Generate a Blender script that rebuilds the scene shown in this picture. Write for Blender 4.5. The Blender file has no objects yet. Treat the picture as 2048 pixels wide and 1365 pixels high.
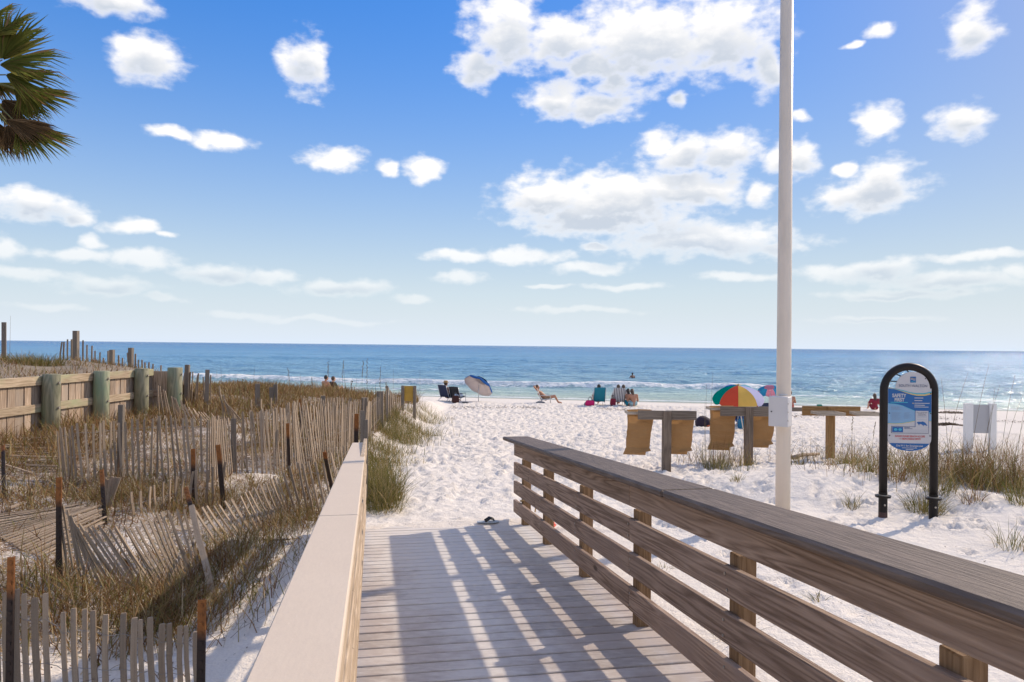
import bpy, bmesh, math, random
import numpy as np
from mathutils import Vector, Matrix, Euler

random.seed(7)
RNG = np.random.default_rng(11)
SC = bpy.context.scene
COL = SC.collection
R = math.radians

# ---------------------------------------------------------------- camera
CZ = 3.15                      # eye height above the sea
FPX, IW, IH = 1450.0, 2048.0, 1365.0
ROLL = 22.0 / 2048.0
PITCH = math.atan(9.5 / FPX)
fwd = Vector((0, math.cos(PITCH), math.sin(PITCH)))
rgt = Vector((math.cos(ROLL), 0, math.sin(ROLL)))
rgt = (rgt - fwd * rgt.dot(fwd)).normalized()
upv = rgt.cross(fwd)
CAMLOC = Vector((0, 0, CZ))
cam_data = bpy.data.cameras.new('camera')
cam = bpy.data.objects.new('camera', cam_data)
COL.objects.link(cam)
cam.matrix_world = Matrix(((rgt.x, upv.x, -fwd.x, 0), (rgt.y, upv.y, -fwd.y, 0), (rgt.z, upv.z, -fwd.z, CZ), (0, 0, 0, 1)))
cam_data.sensor_width = 36.0
cam_data.lens = 36.0 * FPX / IW
cam_data.clip_start = 0.05
cam_data.clip_end = 60000.0
SC.camera = cam

def ray(px, py):
    d = fwd * FPX + rgt * (px - IW / 2) + upv * (IH / 2 - py)
    return d.normalized()

def at(px, py, Y):
    """point on the sight line of a place in the photo at depth Y"""
    d = ray(px, py)
    return CAMLOC + d * (Y / d.y)

# ---------------------------------------------------------------- sun, sky, exposure
SUN_AZ = R(38.0)      # ahead of due right
SUN_EL = R(32.0)
sdir = Vector((math.cos(SUN_AZ) * math.cos(SUN_EL), math.sin(SUN_AZ) * math.cos(SUN_EL), math.sin(SUN_EL)))
sl = bpy.data.lights.new('sun', 'SUN')
sl.energy = 3.1
sl.angle = R(0.8)
sl.color = (1.0, 0.84, 0.655)
sun = bpy.data.objects.new('sun', sl)
COL.objects.link(sun)
sun.rotation_euler = (-sdir).to_track_quat('-Z', 'Y').to_euler()
sun.location = (20, 10, 20)

world = bpy.data.worlds.new('World')
SC.world = world
world.use_nodes = True
WT = world.node_tree
WT.nodes.clear()
CLOUDS = [  # centre x, y, half width, half height (photo pixels), weight
 (215, 5, 130, 34, .72), (295, 122, 88, 52, .95), (255, 95, 50, 25, .7), (610, 130, 58, 62, .85), (640, 140, 30, 35, .6), (340, 263, 70, 16, .75), (440, 278, 80, 20, .95),
 (670, 322, 62, 30, 1), (775, 332, 32, 20, .65), (850, 333, 45, 30, 1), (80, 412, 100, 36, 1), (150, 438, 55, 18, .8), (270, 457, 62, 20, .95), (330, 472, 30, 9, .6),
 (188, 491, 34, 18, 1), (15, 500, 50, 30, 1), (160, 515, 110, 17, .95), (300, 525, 90, 22, 1), (430, 545, 100, 24, 1), (540, 555, 70, 18, .9), (680, 575, 120, 20, .9), (820, 598, 60, 12, .7),
 (60, 553, 90, 16, .9), (210, 575, 120, 20, .9), (330, 598, 60, 11, .75), (490, 630, 120, 12, .5), (90, 612, 120, 12, .45), (650, 640, 200, 10, .4),
 (1010, 55, 85, 85, 1), (955, 140, 62, 42, .8), (1130, 90, 110, 60, .9), (1290, 75, 170, 95, 1.15), (1440, 70, 140, 85, 1.05), (1530, 130, 45, 62, .85), (1230, 165, 60, 40, .8), (1190, 130, 90, 40, .8),
 (1110, 200, 65, 40, 1.05), (1190, 212, 105, 32, .95), (1365, 195, 30, 22, .55), 
 (1310, 285, 55, 40, .8), (1370, 310, 90, 42, .95), (1460, 305, 90, 46, 1.0), (1580, 325, 70, 42, .8), (1600, 238, 24, 18, .75),
 (1090, 395, 110, 52, 1.05), (1230, 400, 190, 62, 1.25), (1370, 380, 140, 45, 1.1), (1180, 440, 170, 36, 1.05), (1520, 392, 40, 30, .8), (1400, 480, 210, 38, 1.2), (1560, 490, 70, 22, .85), (1190, 490, 45, 10, .6),
 (920, 512, 90, 16, .9), (1040, 512, 110, 19, 1), (1180, 535, 100, 16, .95), (920, 558, 62, 17, .9), (1090, 575, 60, 8, .5), 
 (1940, 55, 70, 52, .85), (1760, 58, 55, 16, .5), (1710, 85, 30, 10, .45), (1752, 252, 56, 40, .95), (1925, 245, 78, 44, .9), 
 (1770, 360, 70, 45, .85), (1740, 385, 125, 42, 1.0), (1690, 340, 40, 20, .5), 
 (1660, 545, 100, 18, .95), (1760, 540, 90, 26, 1), (1900, 555, 160, 24, 1), (1960, 510, 160, 13, .85), (1480, 555, 110, 14, .6), (1250, 575, 110, 10, .6), (1800, 585, 220, 14, .7), (1750, 640, 200, 12, .45), (1150, 620, 200, 10, .4), (2040, 540, 40, 18, 1),
]
def build_sky():
    g = bpy.data.node_groups.new('cloud_field', 'ShaderNodeTree')
    g.interface.new_socket('Vector', in_out='INPUT', socket_type='NodeSocketVector')
    g.interface.new_socket('Field', in_out='OUTPUT', socket_type='NodeSocketFloat')
    g.interface.new_socket('Base', in_out='OUTPUT', socket_type='NodeSocketFloat')
    N, L = g.nodes, g.links
    gi, go = N.new('NodeGroupInput'), N.new('NodeGroupOutput')
    def math_(op, a, b=None, c=None):
        n = N.new('ShaderNodeMath'); n.operation = op
        for i, v in enumerate((a, b, c)):
            if v is None: continue
            if isinstance(v, (int, float)): n.inputs[i].default_value = v
            else: L.new(v, n.inputs[i])
        return n.outputs[0]
    # domain warp
    nz = N.new('ShaderNodeTexNoise'); nz.inputs['Scale'].default_value = 14; nz.inputs['Detail'].default_value = 4
    L.new(gi.outputs[0], nz.inputs['Vector'])
    sub = N.new('ShaderNodeVectorMath'); sub.operation = 'SUBTRACT'; sub.inputs[1].default_value = (.5, .5, .5)
    L.new(nz.outputs['Color'], sub.inputs[0])
    scl = N.new('ShaderNodeVectorMath'); scl.operation = 'MULTIPLY'; scl.inputs[1].default_value = (.05, .028, 0)
    L.new(sub.outputs[0], scl.inputs[0])
    add = N.new('ShaderNodeVectorMath'); add.operation = 'ADD'
    L.new(gi.outputs[0], add.inputs[0]); L.new(scl.outputs[0], add.inputs[1])
    f = None; shd = None
    for (x, y, a, b, w) in CLOUDS:
        d = ray(x, y); u, v = math.atan2(d.x, d.y), math.asin(d.z)
        sx = 1.12 * a / FPX * math.cos(u) ** 2; sy = 1.12 * b / FPX * math.cos(u)
        k = .50 + .45 * w; sx *= k; sy *= k
        ma = N.new('ShaderNodeVectorMath'); ma.operation = 'MULTIPLY_ADD'
        ma.inputs[1].default_value = (1 / sx, 1 / sy, 0); ma.inputs[2].default_value = (-u / sx, -v / sy, 0)
        L.new(add.outputs[0], ma.inputs[0])
        ln = N.new('ShaderNodeVectorMath'); ln.operation = 'LENGTH'; L.new(ma.outputs[0], ln.inputs[0])
        f = ln.outputs['Value'] if f is None else math_('MINIMUM', f, ln.outputs['Value'])
        if a * b > 2300:
            mb_ = N.new('ShaderNodeVectorMath'); mb_.operation = 'MULTIPLY_ADD'
            sx *= .95; sy *= .8; v2 = v - sy * .85
            mb_.inputs[1].default_value = (1 / sx, 1 / sy, 0); mb_.inputs[2].default_value = (-u / sx, -v2 / sy, 0)
            L.new(add.outputs[0], mb_.inputs[0])
            l2 = N.new('ShaderNodeVectorMath'); l2.operation = 'LENGTH'; L.new(mb_.outputs[0], l2.inputs[0])
            shd = l2.outputs['Value'] if shd is None else math_('MINIMUM', shd, l2.outputs['Value'])
    f = math_('SUBTRACT', 1.0, f)
    shd = math_('SUBTRACT', 1.0, shd)
    # unseen cloud beyond the part in view, cover made denser to add ambient fill
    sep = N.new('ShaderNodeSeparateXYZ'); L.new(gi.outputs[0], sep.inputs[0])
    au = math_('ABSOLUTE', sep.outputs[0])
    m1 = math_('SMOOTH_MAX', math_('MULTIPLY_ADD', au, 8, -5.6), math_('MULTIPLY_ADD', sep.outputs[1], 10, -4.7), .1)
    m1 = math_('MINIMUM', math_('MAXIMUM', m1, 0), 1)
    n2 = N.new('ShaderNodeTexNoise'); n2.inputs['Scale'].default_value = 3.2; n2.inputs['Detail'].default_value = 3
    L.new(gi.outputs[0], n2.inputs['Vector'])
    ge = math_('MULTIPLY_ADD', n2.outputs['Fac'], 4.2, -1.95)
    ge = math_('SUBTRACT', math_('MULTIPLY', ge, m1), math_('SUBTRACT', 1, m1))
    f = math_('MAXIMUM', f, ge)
    # ragged edges
    mp = N.new('ShaderNodeVectorMath'); mp.operation = 'MULTIPLY'; mp.inputs[1].default_value = (1, 1.7, 1); L.new(gi.outputs[0], mp.inputs[0])
    n3 = N.new('ShaderNodeTexNoise'); n3.inputs['Scale'].default_value = 33; n3.inputs['Detail'].default_value = 8; n3.inputs['Roughness'].default_value = .52
    L.new(mp.outputs[0], n3.inputs['Vector'])
    nn = math_('SUBTRACT', n3.outputs['Fac'], .5)
    f = math_('MULTIPLY_ADD', nn, 2.6, math_('MULTIPLY', f, 1.7))
    shd = math_('MULTIPLY_ADD', nn, -1.1, shd)
    L.new(f, go.inputs[0]); L.new(shd, go.inputs[1])

    N, L = WT.nodes, WT.links
    def m(op, a, b=None, c=None, clamp=False):
        n = N.new('ShaderNodeMath'); n.operation = op; n.use_clamp = clamp
        for i, v in enumerate((a, b, c)):
            if v is None: continue
            if isinstance(v, (int, float)): n.inputs[i].default_value = v
            else: L.new(v, n.inputs[i])
        return n.outputs[0]
    tc = N.new('ShaderNodeTexCoord')
    sp = N.new('ShaderNodeSeparateXYZ'); L.new(tc.outputs['Generated'], sp.inputs[0])
    u = m('ARCTAN2', sp.outputs[0], sp.outputs[1]); v = m('ARCSINE', sp.outputs[2])
    cb = N.new('ShaderNodeCombineXYZ'); L.new(u, cb.inputs[0]); L.new(v, cb.inputs[1])
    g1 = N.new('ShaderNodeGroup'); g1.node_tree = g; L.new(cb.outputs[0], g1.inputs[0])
    def sstep(x, a, b, lo=0., hi=1.):
        r = N.new('ShaderNodeMapRange'); r.interpolation_type = 'SMOOTHSTEP'
        r.inputs['From Min'].default_value = a; r.inputs['From Max'].default_value = b
        r.inputs['To Min'].default_value = lo; r.inputs['To Max'].default_value = hi
        L.new(x, r.inputs['Value']); return r.outputs[0]
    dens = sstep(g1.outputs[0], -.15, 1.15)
    # thinner towards the horizon, nothing below it
    dens = m('MULTIPLY', dens, sstep(v, .0, .20, .12, .96))
    shade = m('MULTIPLY', sstep(g1.outputs[1], -.45, .65, 0., 1.), sstep(g1.outputs[0], .3, 1.3))
    cm = N.new('ShaderNodeMixRGB'); cm.inputs[1].default_value = (.84, .81, .775, 1); cm.inputs[2].default_value = (.45, .49, .55, 1)
    L.new(shade, cm.inputs[0])
    sky = N.new('ShaderNodeTexSky'); sky.sky_type = 'NISHITA'; sky.sun_disc = False
    sky.sun_elevation = SUN_EL; sky.sun_rotation = math.pi / 2 - SUN_AZ
    sky.altitude = 0; sky.air_density = 1.0; sky.dust_density = .3; sky.ozone_density = 2.0
    # pale maritime haze low down instead of the model's yellow horizon, the same all round
    # evens out the glare round the sun, then a pale maritime haze low down, the same all round
    bw = N.new('ShaderNodeRGBToBW'); L.new(sky.outputs[0], bw.inputs[0])
    comp = m('DIVIDE', 1.0, m('SQRT', m('ADD', 1.0, m('POWER', m('DIVIDE', bw.outputs[0], 2.3), 2.0))))
    cs = N.new('ShaderNodeVectorMath'); cs.operation = 'SCALE'; L.new(sky.outputs[0], cs.inputs[0]); L.new(comp, cs.inputs['Scale'])
    sat = N.new('ShaderNodeHueSaturation'); sat.inputs['Hue'].default_value = .512; sat.inputs['Saturation'].default_value = 1.42; sat.inputs['Value'].default_value = 1.34; L.new(cs.outputs[0], sat.inputs['Color'])
    hz = N.new('ShaderNodeRGB'); hz.outputs[0].default_value = (3.75, 4.22, 4.85, 1)
    hs = N.new('ShaderNodeMixRGB'); L.new(m('POWER', m('SUBTRACT', 1.0, m('MULTIPLY', v, 1.55, clamp=True), clamp=True), 3.6), hs.inputs[0]); L.new(sat.outputs[0], hs.inputs[1]); L.new(hz.outputs[0], hs.inputs[2])
    b1 = N.new('ShaderNodeBackground'); b1.inputs['Strength'].default_value = .15; L.new(hs.outputs[0], b1.inputs['Color'])
    b2 = N.new('ShaderNodeBackground'); b2.inputs['Strength'].default_value = 1.05; L.new(cm.outputs[0], b2.inputs['Color'])
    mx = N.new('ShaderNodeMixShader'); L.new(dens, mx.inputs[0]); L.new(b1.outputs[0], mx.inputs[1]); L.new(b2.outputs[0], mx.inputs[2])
    out = N.new('ShaderNodeOutputWorld'); L.new(mx.outputs[0], out.inputs['Surface'])
build_sky()
world.cycles.sampling_method = 'MANUAL'
world.cycles.sample_map_resolution = 512
SC.cycles.max_bounces = 5
SC.cycles.diffuse_bounces = 3
SC.cycles.use_adaptive_sampling = True
SC.cycles.adaptive_threshold = .02
SC.cycles.glossy_bounces = 2
SC.cycles.transmission_bounces = 2
SC.cycles.transparent_max_bounces = 6
SC.view_settings.view_transform = 'Standard'
SC.view_settings.look = 'None'
SC.view_settings.exposure = 0.42
SC.view_settings.gamma = 1.0
SC.view_settings.use_curve_mapping = False

# ---------------------------------------------------------------- helpers
def tag(o, label=None, cat=None, group=None, kind=None):
    if label: o['label'] = label
    if cat: o['category'] = cat
    if group: o['group'] = group
    if kind: o['kind'] = kind
    return o

def empty(name, loc=(0, 0, 0), rz=0.0, label=None, cat=None, group=None):
    o = bpy.data.objects.new(name, None)
    o.empty_display_size = .2
    COL.objects.link(o); o.location = loc; o.rotation_euler = (0, 0, rz)
    return tag(o, label, cat, group)

def link(name, me, parent=None, mat=None):
    o = bpy.data.objects.new(name, me)
    COL.objects.link(o)
    if mat is not None and len(me.materials) == 0: me.materials.append(mat)
    if parent is not None: o.parent = parent
    return o

def mesh_np(name, V, F, smooth=False):
    """V (n,3) array; F list of arrays, each (m,k)"""
    me = bpy.data.meshes.new(name)
    V = np.asarray(V, dtype=np.float32)
    if not isinstance(F, (list, tuple)): F = [F]
    F = [np.asarray(f, dtype=np.int32) for f in F if len(f)]
    me.vertices.add(len(V)); me.vertices.foreach_set('co', V.ravel())
    loops = np.concatenate([f.ravel() for f in F])
    tot = np.concatenate([np.full(len(f), f.shape[1], np.int32) for f in F])
    start = np.concatenate([[0], np.cumsum(tot)[:-1]]).astype(np.int32)
    me.loops.add(len(loops)); me.loops.foreach_set('vertex_index', loops)
    me.polygons.add(len(tot)); me.polygons.foreach_set('loop_start', start)
    me.polygons.foreach_set('loop_total', tot)
    if smooth: me.polygons.foreach_set('use_smooth', np.ones(len(tot), bool))
    me.update(calc_edges=True)
    return me

class MB:
    """collects boxes, tubes, prisms into one mesh"""
    def __init__(self): self.v = []; self.f = []
    def add(self, vs, fs):
        o = len(self.v); self.v += [tuple(p) for p in vs]; self.f += [tuple(i + o for i in q) for q in fs]; return self
    def box(self, c, s, M=None):
        x, y, z = s[0] / 2, s[1] / 2, s[2] / 2
        vs = [Vector((a, b, d)) for d in (-z, z) for b in (-y, y) for a in (-x, x)]
        if M is not None: vs = [M @ p for p in vs]
        vs = [p + Vector(c) for p in vs]
        return self.add(vs, [(0, 2, 3, 1), (4, 5, 7, 6), (0, 1, 5, 4), (1, 3, 7, 5), (3, 2, 6, 7), (2, 0, 4, 6)])
    def tube(self, pts, r, n=8, cap=True):
        pts = [Vector(p) for p in pts]; m = len(pts)
        rr = r if isinstance(r, (list, tuple)) else [r] * m
        t0 = (pts[1] - pts[0]).normalized()
        a = t0.orthogonal().normalized()
        vs = []; prev = t0
        for i, p in enumerate(pts):
            t = ((pts[i + 1] - p) if i == 0 else (p - pts[i - 1]) if i == m - 1 else (pts[i + 1] - pts[i - 1])).normalized()
            a = prev.rotation_difference(t) @ a; a = (a - t * a.dot(t)).normalized(); prev = t
            b = t.cross(a)
            for k in range(n):
                th = 2 * math.pi * k / n
                vs.append(p + (a * math.cos(th) + b * math.sin(th)) * rr[i])
        fs = [(i * n + k, i * n + (k + 1) % n, (i + 1) * n + (k + 1) % n, (i + 1) * n + k) for i in range(m - 1) for k in range(n)]
        if cap: fs += [tuple(range(n - 1, -1, -1)), tuple((m - 1) * n + k for k in range(n))]
        return self.add(vs, fs)
    def prism(self, outline, depth, M=None):
        n = len(outline)
        vs = [Vector((x, 0, z)) for x, z in outline] + [Vector((x, depth, z)) for x, z in outline]
        if M is not None: vs = [M @ p for p in vs]
        return self.add(vs, [tuple(range(n)), tuple(range(2 * n - 1, n - 1, -1))] + [((i + 1) % n, i, n + i, n + (i + 1) % n) for i in range(n)])
    def ellipsoid(self, c, r, M=None, n=14, m=8):
        vs = [Vector((0, 0, -r[2]))]
        for i in range(1, m):
            ph = -math.pi / 2 + math.pi * i / m
            vs += [Vector((r[0] * math.cos(ph) * math.cos(2 * math.pi * k / n), r[1] * math.cos(ph) * math.sin(2 * math.pi * k / n), r[2] * math.sin(ph))) for k in range(n)]
        vs.append(Vector((0, 0, r[2])))
        if M is not None: vs = [M @ p for p in vs]
        vs = [p + Vector(c) for p in vs]
        fs = [(0, 1 + (k + 1) % n, 1 + k) for k in range(n)]
        fs += [(1 + (i) * n + k, 1 + i * n + (k + 1) % n, 1 + (i + 1) * n + (k + 1) % n, 1 + (i + 1) * n + k) for i in range(m - 2) for k in range(n)]
        fs += [(len(vs) - 1, 1 + (m - 2) * n + k, 1 + (m - 2) * n + (k + 1) % n) for k in range(n)]
        return self.add(vs, fs)
    def mesh(self, name, smooth=False, bevel=0):
        me = bpy.data.meshes.new(name)
        me.from_pydata(self.v, [], self.f)
        if bevel:
            bm = bmesh.new(); bm.from_mesh(me)
            bmesh.ops.bevel(bm, geom=bm.edges[:], offset=bevel, segments=1, affect='EDGES', clamp_overlap=True)
            bm.to_mesh(me); bm.free()
        if smooth: me.polygons.foreach_set('use_smooth', np.ones(len(me.polygons), bool))
        me.update(); return me
    def build(self, name, mat, parent=None, smooth=False, bevel=0):
        return link(name, self.mesh(name, smooth, bevel), parent, mat)

# ---------------------------------------------------------------- materials
class NT:
    def __init__(self, name):
        self.mat = bpy.data.materials.new(name); self.mat.use_nodes = True
        self.t = self.mat.node_tree; self.N = self.t.nodes; self.L = self.t.links
        self.b = self.N['Principled BSDF']
    def n(self, typ, ins=None, **props):
        nd = self.N.new(typ)
        for k, v in props.items(): setattr(nd, k, v)
        for k, v in (ins or {}).items():
            if hasattr(v, 'is_linked') or isinstance(v, bpy.types.NodeSocket): self.L.new(v, nd.inputs[k])
            else: nd.inputs[k].default_value = v
        return nd
    def set(self, **kw):
        for k, v in kw.items():
            k = k.replace('_', ' ')
            if isinstance(v, bpy.types.NodeSocket): self.L.new(v, self.b.inputs[k])
            else: self.b.inputs[k].default_value = v
        return self
    def mix(self, f, a, b, mode='MIX'):
        nd = self.N.new('ShaderNodeMixRGB'); nd.blend_type = mode
        for i, v in enumerate((f, a, b)):
            if isinstance(v, bpy.types.NodeSocket): self.L.new(v, nd.inputs[i])
            elif i == 0: nd.inputs[0].default_value = v
            else: nd.inputs[i].default_value = (*v, 1) if len(v) == 3 else v
        return nd.outputs[0]
    def ramp(self, f, stops):
        nd = self.N.new('ShaderNodeValToRGB'); e = nd.color_ramp.elements
        while len(e) < len(stops): e.new(.5)
        for el, (p, c) in zip(e, stops): el.position = p; el.color = (*c, 1) if len(c) == 3 else c
        self.L.new(f, nd.inputs[0]); return nd.outputs[0]
    def noise(self, vec, scale, detail=4, rough=.55):
        nd = self.n('ShaderNodeTexNoise', {'Scale': scale, 'Detail': detail, 'Roughness': rough})
        if vec is not None: self.L.new(vec, nd.inputs['Vector'])
        return nd.outputs['Fac']
    def mapping(self, vec, scale=(1, 1, 1), loc=(0, 0, 0)):
        nd = self.n('ShaderNodeMapping', {'Scale': scale, 'Location': loc}); self.L.new(vec, nd.inputs['Vector']); return nd.outputs[0]
    def math(self, op, a, b=0.0, clamp=False):
        nd = self.N.new('ShaderNodeMath'); nd.operation = op; nd.use_clamp = clamp
        for i, v in enumerate((a, b)):
            if isinstance(v, bpy.types.NodeSocket): self.L.new(v, nd.inputs[i])
            else: nd.inputs[i].default_value = v
        return nd.outputs[0]
    def bump(self, h, strength=.3, dist=.01):
        nd = self.n('ShaderNodeBump', {'Strength': strength, 'Distance': dist}); self.L.new(h, nd.inputs['Height'])
        self.L.new(nd.outputs[0], self.b.inputs['Normal'])
    def coord(self, which='Object'): return self.n('ShaderNodeTexCoord').outputs[which]
    def rand(self): return self.n('ShaderNodeObjectInfo').outputs['Random']

def plain(name, col, rough=.6, var=.12, metallic=0.0, scale=6, spec=.5):
    t = NT(name); c = t.coord()
    f = t.noise(c, scale, 5)
    lo = tuple(max(0, x * (1 - var)) for x in col); hi = tuple(min(1, x * (1 + var)) for x in col)
    t.set(Base_Color=t.mix(f, lo, hi), Roughness=rough, Metallic=metallic)
    t.b.inputs['Specular IOR Level'].default_value = spec
    return t.mat

def wood(name, dark, light, axis=0, stretch=14, scale=9, rough=.8, knots=True, bump=.4, rings=26, objvar=.35, tint=None, contrast=1.5):
    """grain runs along the object's own axis 0=x 1=y 2=z"""
    t = NT(name); c = t.coord()
    oi = t.n('ShaderNodeObjectInfo')
    shift = t.n('ShaderNodeVectorMath', operation='SCALE'); t.L.new(oi.outputs['Location'], shift.inputs[0]); shift.inputs['Scale'].default_value = 3.1
    ad = t.n('ShaderNodeVectorMath', operation='ADD'); t.L.new(c, ad.inputs[0]); t.L.new(shift.outputs[0], ad.inputs[1])
    rnd = t.n('ShaderNodeCombineXYZ'); t.L.new(t.math('MULTIPLY', oi.outputs['Random'], 37.0), rnd.inputs[(axis + 1) % 3])
    ad2 = t.n('ShaderNodeVectorMath', operation='ADD'); t.L.new(ad.outputs[0], ad2.inputs[0]); t.L.new(rnd.outputs[0], ad2.inputs[1])
    s = [1, 1, 1]; s[axis] = 1.0 / stretch
    v = t.mapping(ad2.outputs[0], tuple(s))
    warp = t.noise(v, scale * .55, 3)
    w = t.math('MULTIPLY', warp, float(rings))
    grain = t.math('ABSOLUTE', t.math('SUBTRACT', t.math('FRACT', w), .5))
    grain = t.math('MULTIPLY', grain, 2.0)
    fine = t.noise(v, scale * 14, 4, .7)
    s2 = [1, 1, 1]; s2[axis] = .35
    blot = t.noise(t.mapping(ad2.outputs[0], tuple(s2)), 3.0, 4)
    f = t.math('ADD', t.math('MULTIPLY', grain, .38), t.math('ADD', t.math('MULTIPLY', fine, .45), t.math('MULTIPLY', blot, .45)))
    f = t.math('ADD', t.math('MULTIPLY', t.math('SUBTRACT', f, .60), contrast), .48, True)
    col = t.mix(f, dark, light)
    if tint is not None: col = t.mix(t.ramp(blot, [(.5, (0, 0, 0)), (.68, (1, 1, 1))]), col, tint)
    if knots:
        s3 = [1, 1, 1]; s3[axis] = .45
        vo = t.n('ShaderNodeTexVoronoi', {'Scale': 2.6}); t.L.new(t.mapping(ad2.outputs[0], tuple(s3)), vo.inputs['Vector'])
        k = t.ramp(vo.outputs['Distance'], [(.035, (1, 1, 1)), (.075, (0, 0, 0))])
        col = t.mix(t.math('MULTIPLY', k, .7), col, tuple(x * .3 for x in dark))
    br = t.math('ADD', t.math('MULTIPLY', oi.outputs['Random'], objvar), 1 - objvar / 2)
    sc = t.n('ShaderNodeVectorMath', operation='SCALE'); t.L.new(col, sc.inputs[0]); t.L.new(br, sc.inputs['Scale'])
    t.set(Base_Color=sc.outputs[0], Roughness=rough)
    t.b.inputs['Specular IOR Level'].default_value = .25
    t.bump(t.math('ADD', t.math('MULTIPLY', grain, .5), fine), bump, .004)
    return t.mat

M = {}
# sand
def sand_mat():
    t = NT('sand'); c = t.coord()
    a = t.noise(c, .5, 5); b = t.noise(c, 60, 3); d = t.noise(c, 9, 5, .6)
    col = t.mix(a, (.76, .695, .615), (.845, .78, .695))
    col = t.mix(t.ramp(b, [(.45, (0, 0, 0)), (.8, (1, 1, 1))]), col, (.68, .62, .55))
    # organic crumbs caught in the dune sand
    sp = t.n('ShaderNodeSeparateXYZ'); t.L.new(c, sp.inputs[0])
    left = t.n('ShaderNodeMapRange', {'From Min': -2.4, 'From Max': -4.2}); t.L.new(sp.outputs[0], left.inputs['Value'])
    near = t.n('ShaderNodeMapRange', {'From Min': 31., 'From Max': 27.}); t.L.new(sp.outputs[1], near.inputs['Value'])
    crumb = t.ramp(t.noise(c, 38, 6, .7), [(.41, (0, 0, 0)), (.50, (1, 1, 1))])
    patch = t.ramp(t.noise(c, 1.3, 5, .6), [(.33, (0, 0, 0)), (.5, (1, 1, 1))])
    f = t.math('MULTIPLY', t.math('MULTIPLY', crumb, patch), t.math('MULTIPLY', left.outputs[0], near.outputs[0]))
    col = t.mix(t.math('MULTIPLY', f, .95), col, t.mix(t.noise(c, 90, 3), (.10, .06, .035), (.30, .20, .12)))
    # wet sand by the water
    att = t.n('ShaderNodeAttribute', attribute_name='wet')
    col = t.mix(att.outputs['Fac'], col, (.44, .42, .36))
    t.set(Base_Color=col, Roughness=.95)
    t.b.inputs['Specular IOR Level'].default_value = .08
    t.bump(t.math('ADD', t.math('MULTIPLY', d, 1.1), t.math('MULTIPLY', b, .3)), .7, .04)
    return t.mat
M['sand'] = sand_mat()
M['deck'] = None

# ---------------------------------------------------------------- terrain
def vnoise(x, y, seed=0):
    x = np.asarray(x, float); y = np.asarray(y, float)
    xi = np.floor(x).astype(np.int64); yi = np.floor(y).astype(np.int64)
    fx = x - xi; fy = y - yi
    fx = fx * fx * (3 - 2 * fx); fy = fy * fy * (3 - 2 * fy)
    def h(a, b):
        n = (a * 374761393 + b * 668265263 + seed * 1442695041) & 0xffffffff
        n = ((n ^ (n >> 13)) * 1274126177) & 0xffffffff
        return ((n ^ (n >> 16)) & 0xffff) / 65535.0
    return (h(xi, yi) * (1 - fx) + h(xi + 1, yi) * fx) * (1 - fy) + (h(xi, yi + 1) * (1 - fx) + h(xi + 1, yi + 1) * fx) * fy

def sst(x, a, b):
    t = np.clip((x - a) / (b - a), 0, 1); return t * t * (3 - 2 * t)

SHORE = 43.5
def terr(X, Y):
    """ground height above the sea"""
    X = np.asarray(X, float); Y = np.asarray(Y, float)
    Yp = Y + .19 * (X - 2) * sst(Y, 14, 30)
    path = np.interp(Yp, [-20, 0, 8.4, 12, 16, 24, 30, 34, 38, 43.5, 60, 90, 400], [-2.05, -2.05, -2.06, -2.17, -2.33, -2.62, -2.72, -2.75, -2.88, -3.17, -3.8, -5.0, -12])
    dune = np.interp(Yp, [-20, 5, 12, 20, 26, 31, 36, 43.5, 60, 90, 400], [-2.05, -2.05, -2.06, -2.1, -2.2, -2.45, -2.8, -3.17, -3.8, -5.0, -12])
    dune = dune + np.clip(.105 * (-X - 2.3), 0, .62) * (1 - sst(Yp, 20, 32)) + .14 * (vnoise(X * .7, Y * .6, 3) - .5) + .10 * (vnoise(X * 1.9, Y * 1.9, 5) - .5)
    edge = -2.35 - .03 * np.maximum(Y - 9, 0) + .35 * (vnoise(Y * .8, Y * 0 + 2.2, 9) - .5)
    w = sst(-X, -edge - .35, -edge + .7) * (1 - sst(Yp, 33, 38))
    z = path * (1 - w) + dune * w
    # low dune on the right, with its blown out front
    rw = sst(X, 2.6, 4.4) * (1 - sst(X, 22, 30))
    rc = 11.0 + .10 * (X - 6) + .5 * (vnoise(X * .9, X * 0 + 1, 22) - .5)
    ridge = .36 * np.where(Y < rc, np.exp(-((Y - rc) / .75) ** 2), np.exp(-((Y - rc) / 1.9) ** 2)) * (.7 + .8 * (vnoise(X * .8, Y * .5, 21) - .3))
    ridge += .16 * np.exp(-((Y - 9.6) / .9) ** 2 - ((X - 6.6) / 1.8) ** 2)
    ridge += .13 * (vnoise(X * 1.3, Y * 1.3, 23) - .5) * sst(Y, 6, 8) * (1 - sst(Y, 13, 15))
    z = z + rw * ridge
    # berm where people sit
    z = z + .06 * np.exp(-((Yp - 33.5) / 2.2) ** 2) * (1 - w)
    return z + CZ

def tz(x, y): return float(terr(np.array([x]), np.array([y]))[0])

def ground(px, py):
    """where a sight line of the photo meets the ground"""
    d = ray(px, py); d = d / d.y
    Ys = np.concatenate([np.arange(2.0, 60, .05)])
    z = CZ + d.z * Ys - terr(d.x * Ys, Ys)
    k = np.argmax(z < 0) if (z < 0).any() else len(Ys) - 1
    Y = Ys[k] if k == 0 else Ys[k - 1] + .05 * z[k - 1] / max(1e-6, z[k - 1] - z[k])
    return Vector((d.x * Y, Y, tz(d.x * Y, Y)))

def axis(segs):
    out = [segs[0][0]]
    for a, b, s0, s1 in segs:
        p = a
        while p < b - 1e-6:
            f = (p - a) / (b - a); p = p + s0 * (1 - f) + s1 * f; out.append(min(p, b))
    return np.array(sorted(set(np.round(out, 4))))

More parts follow.
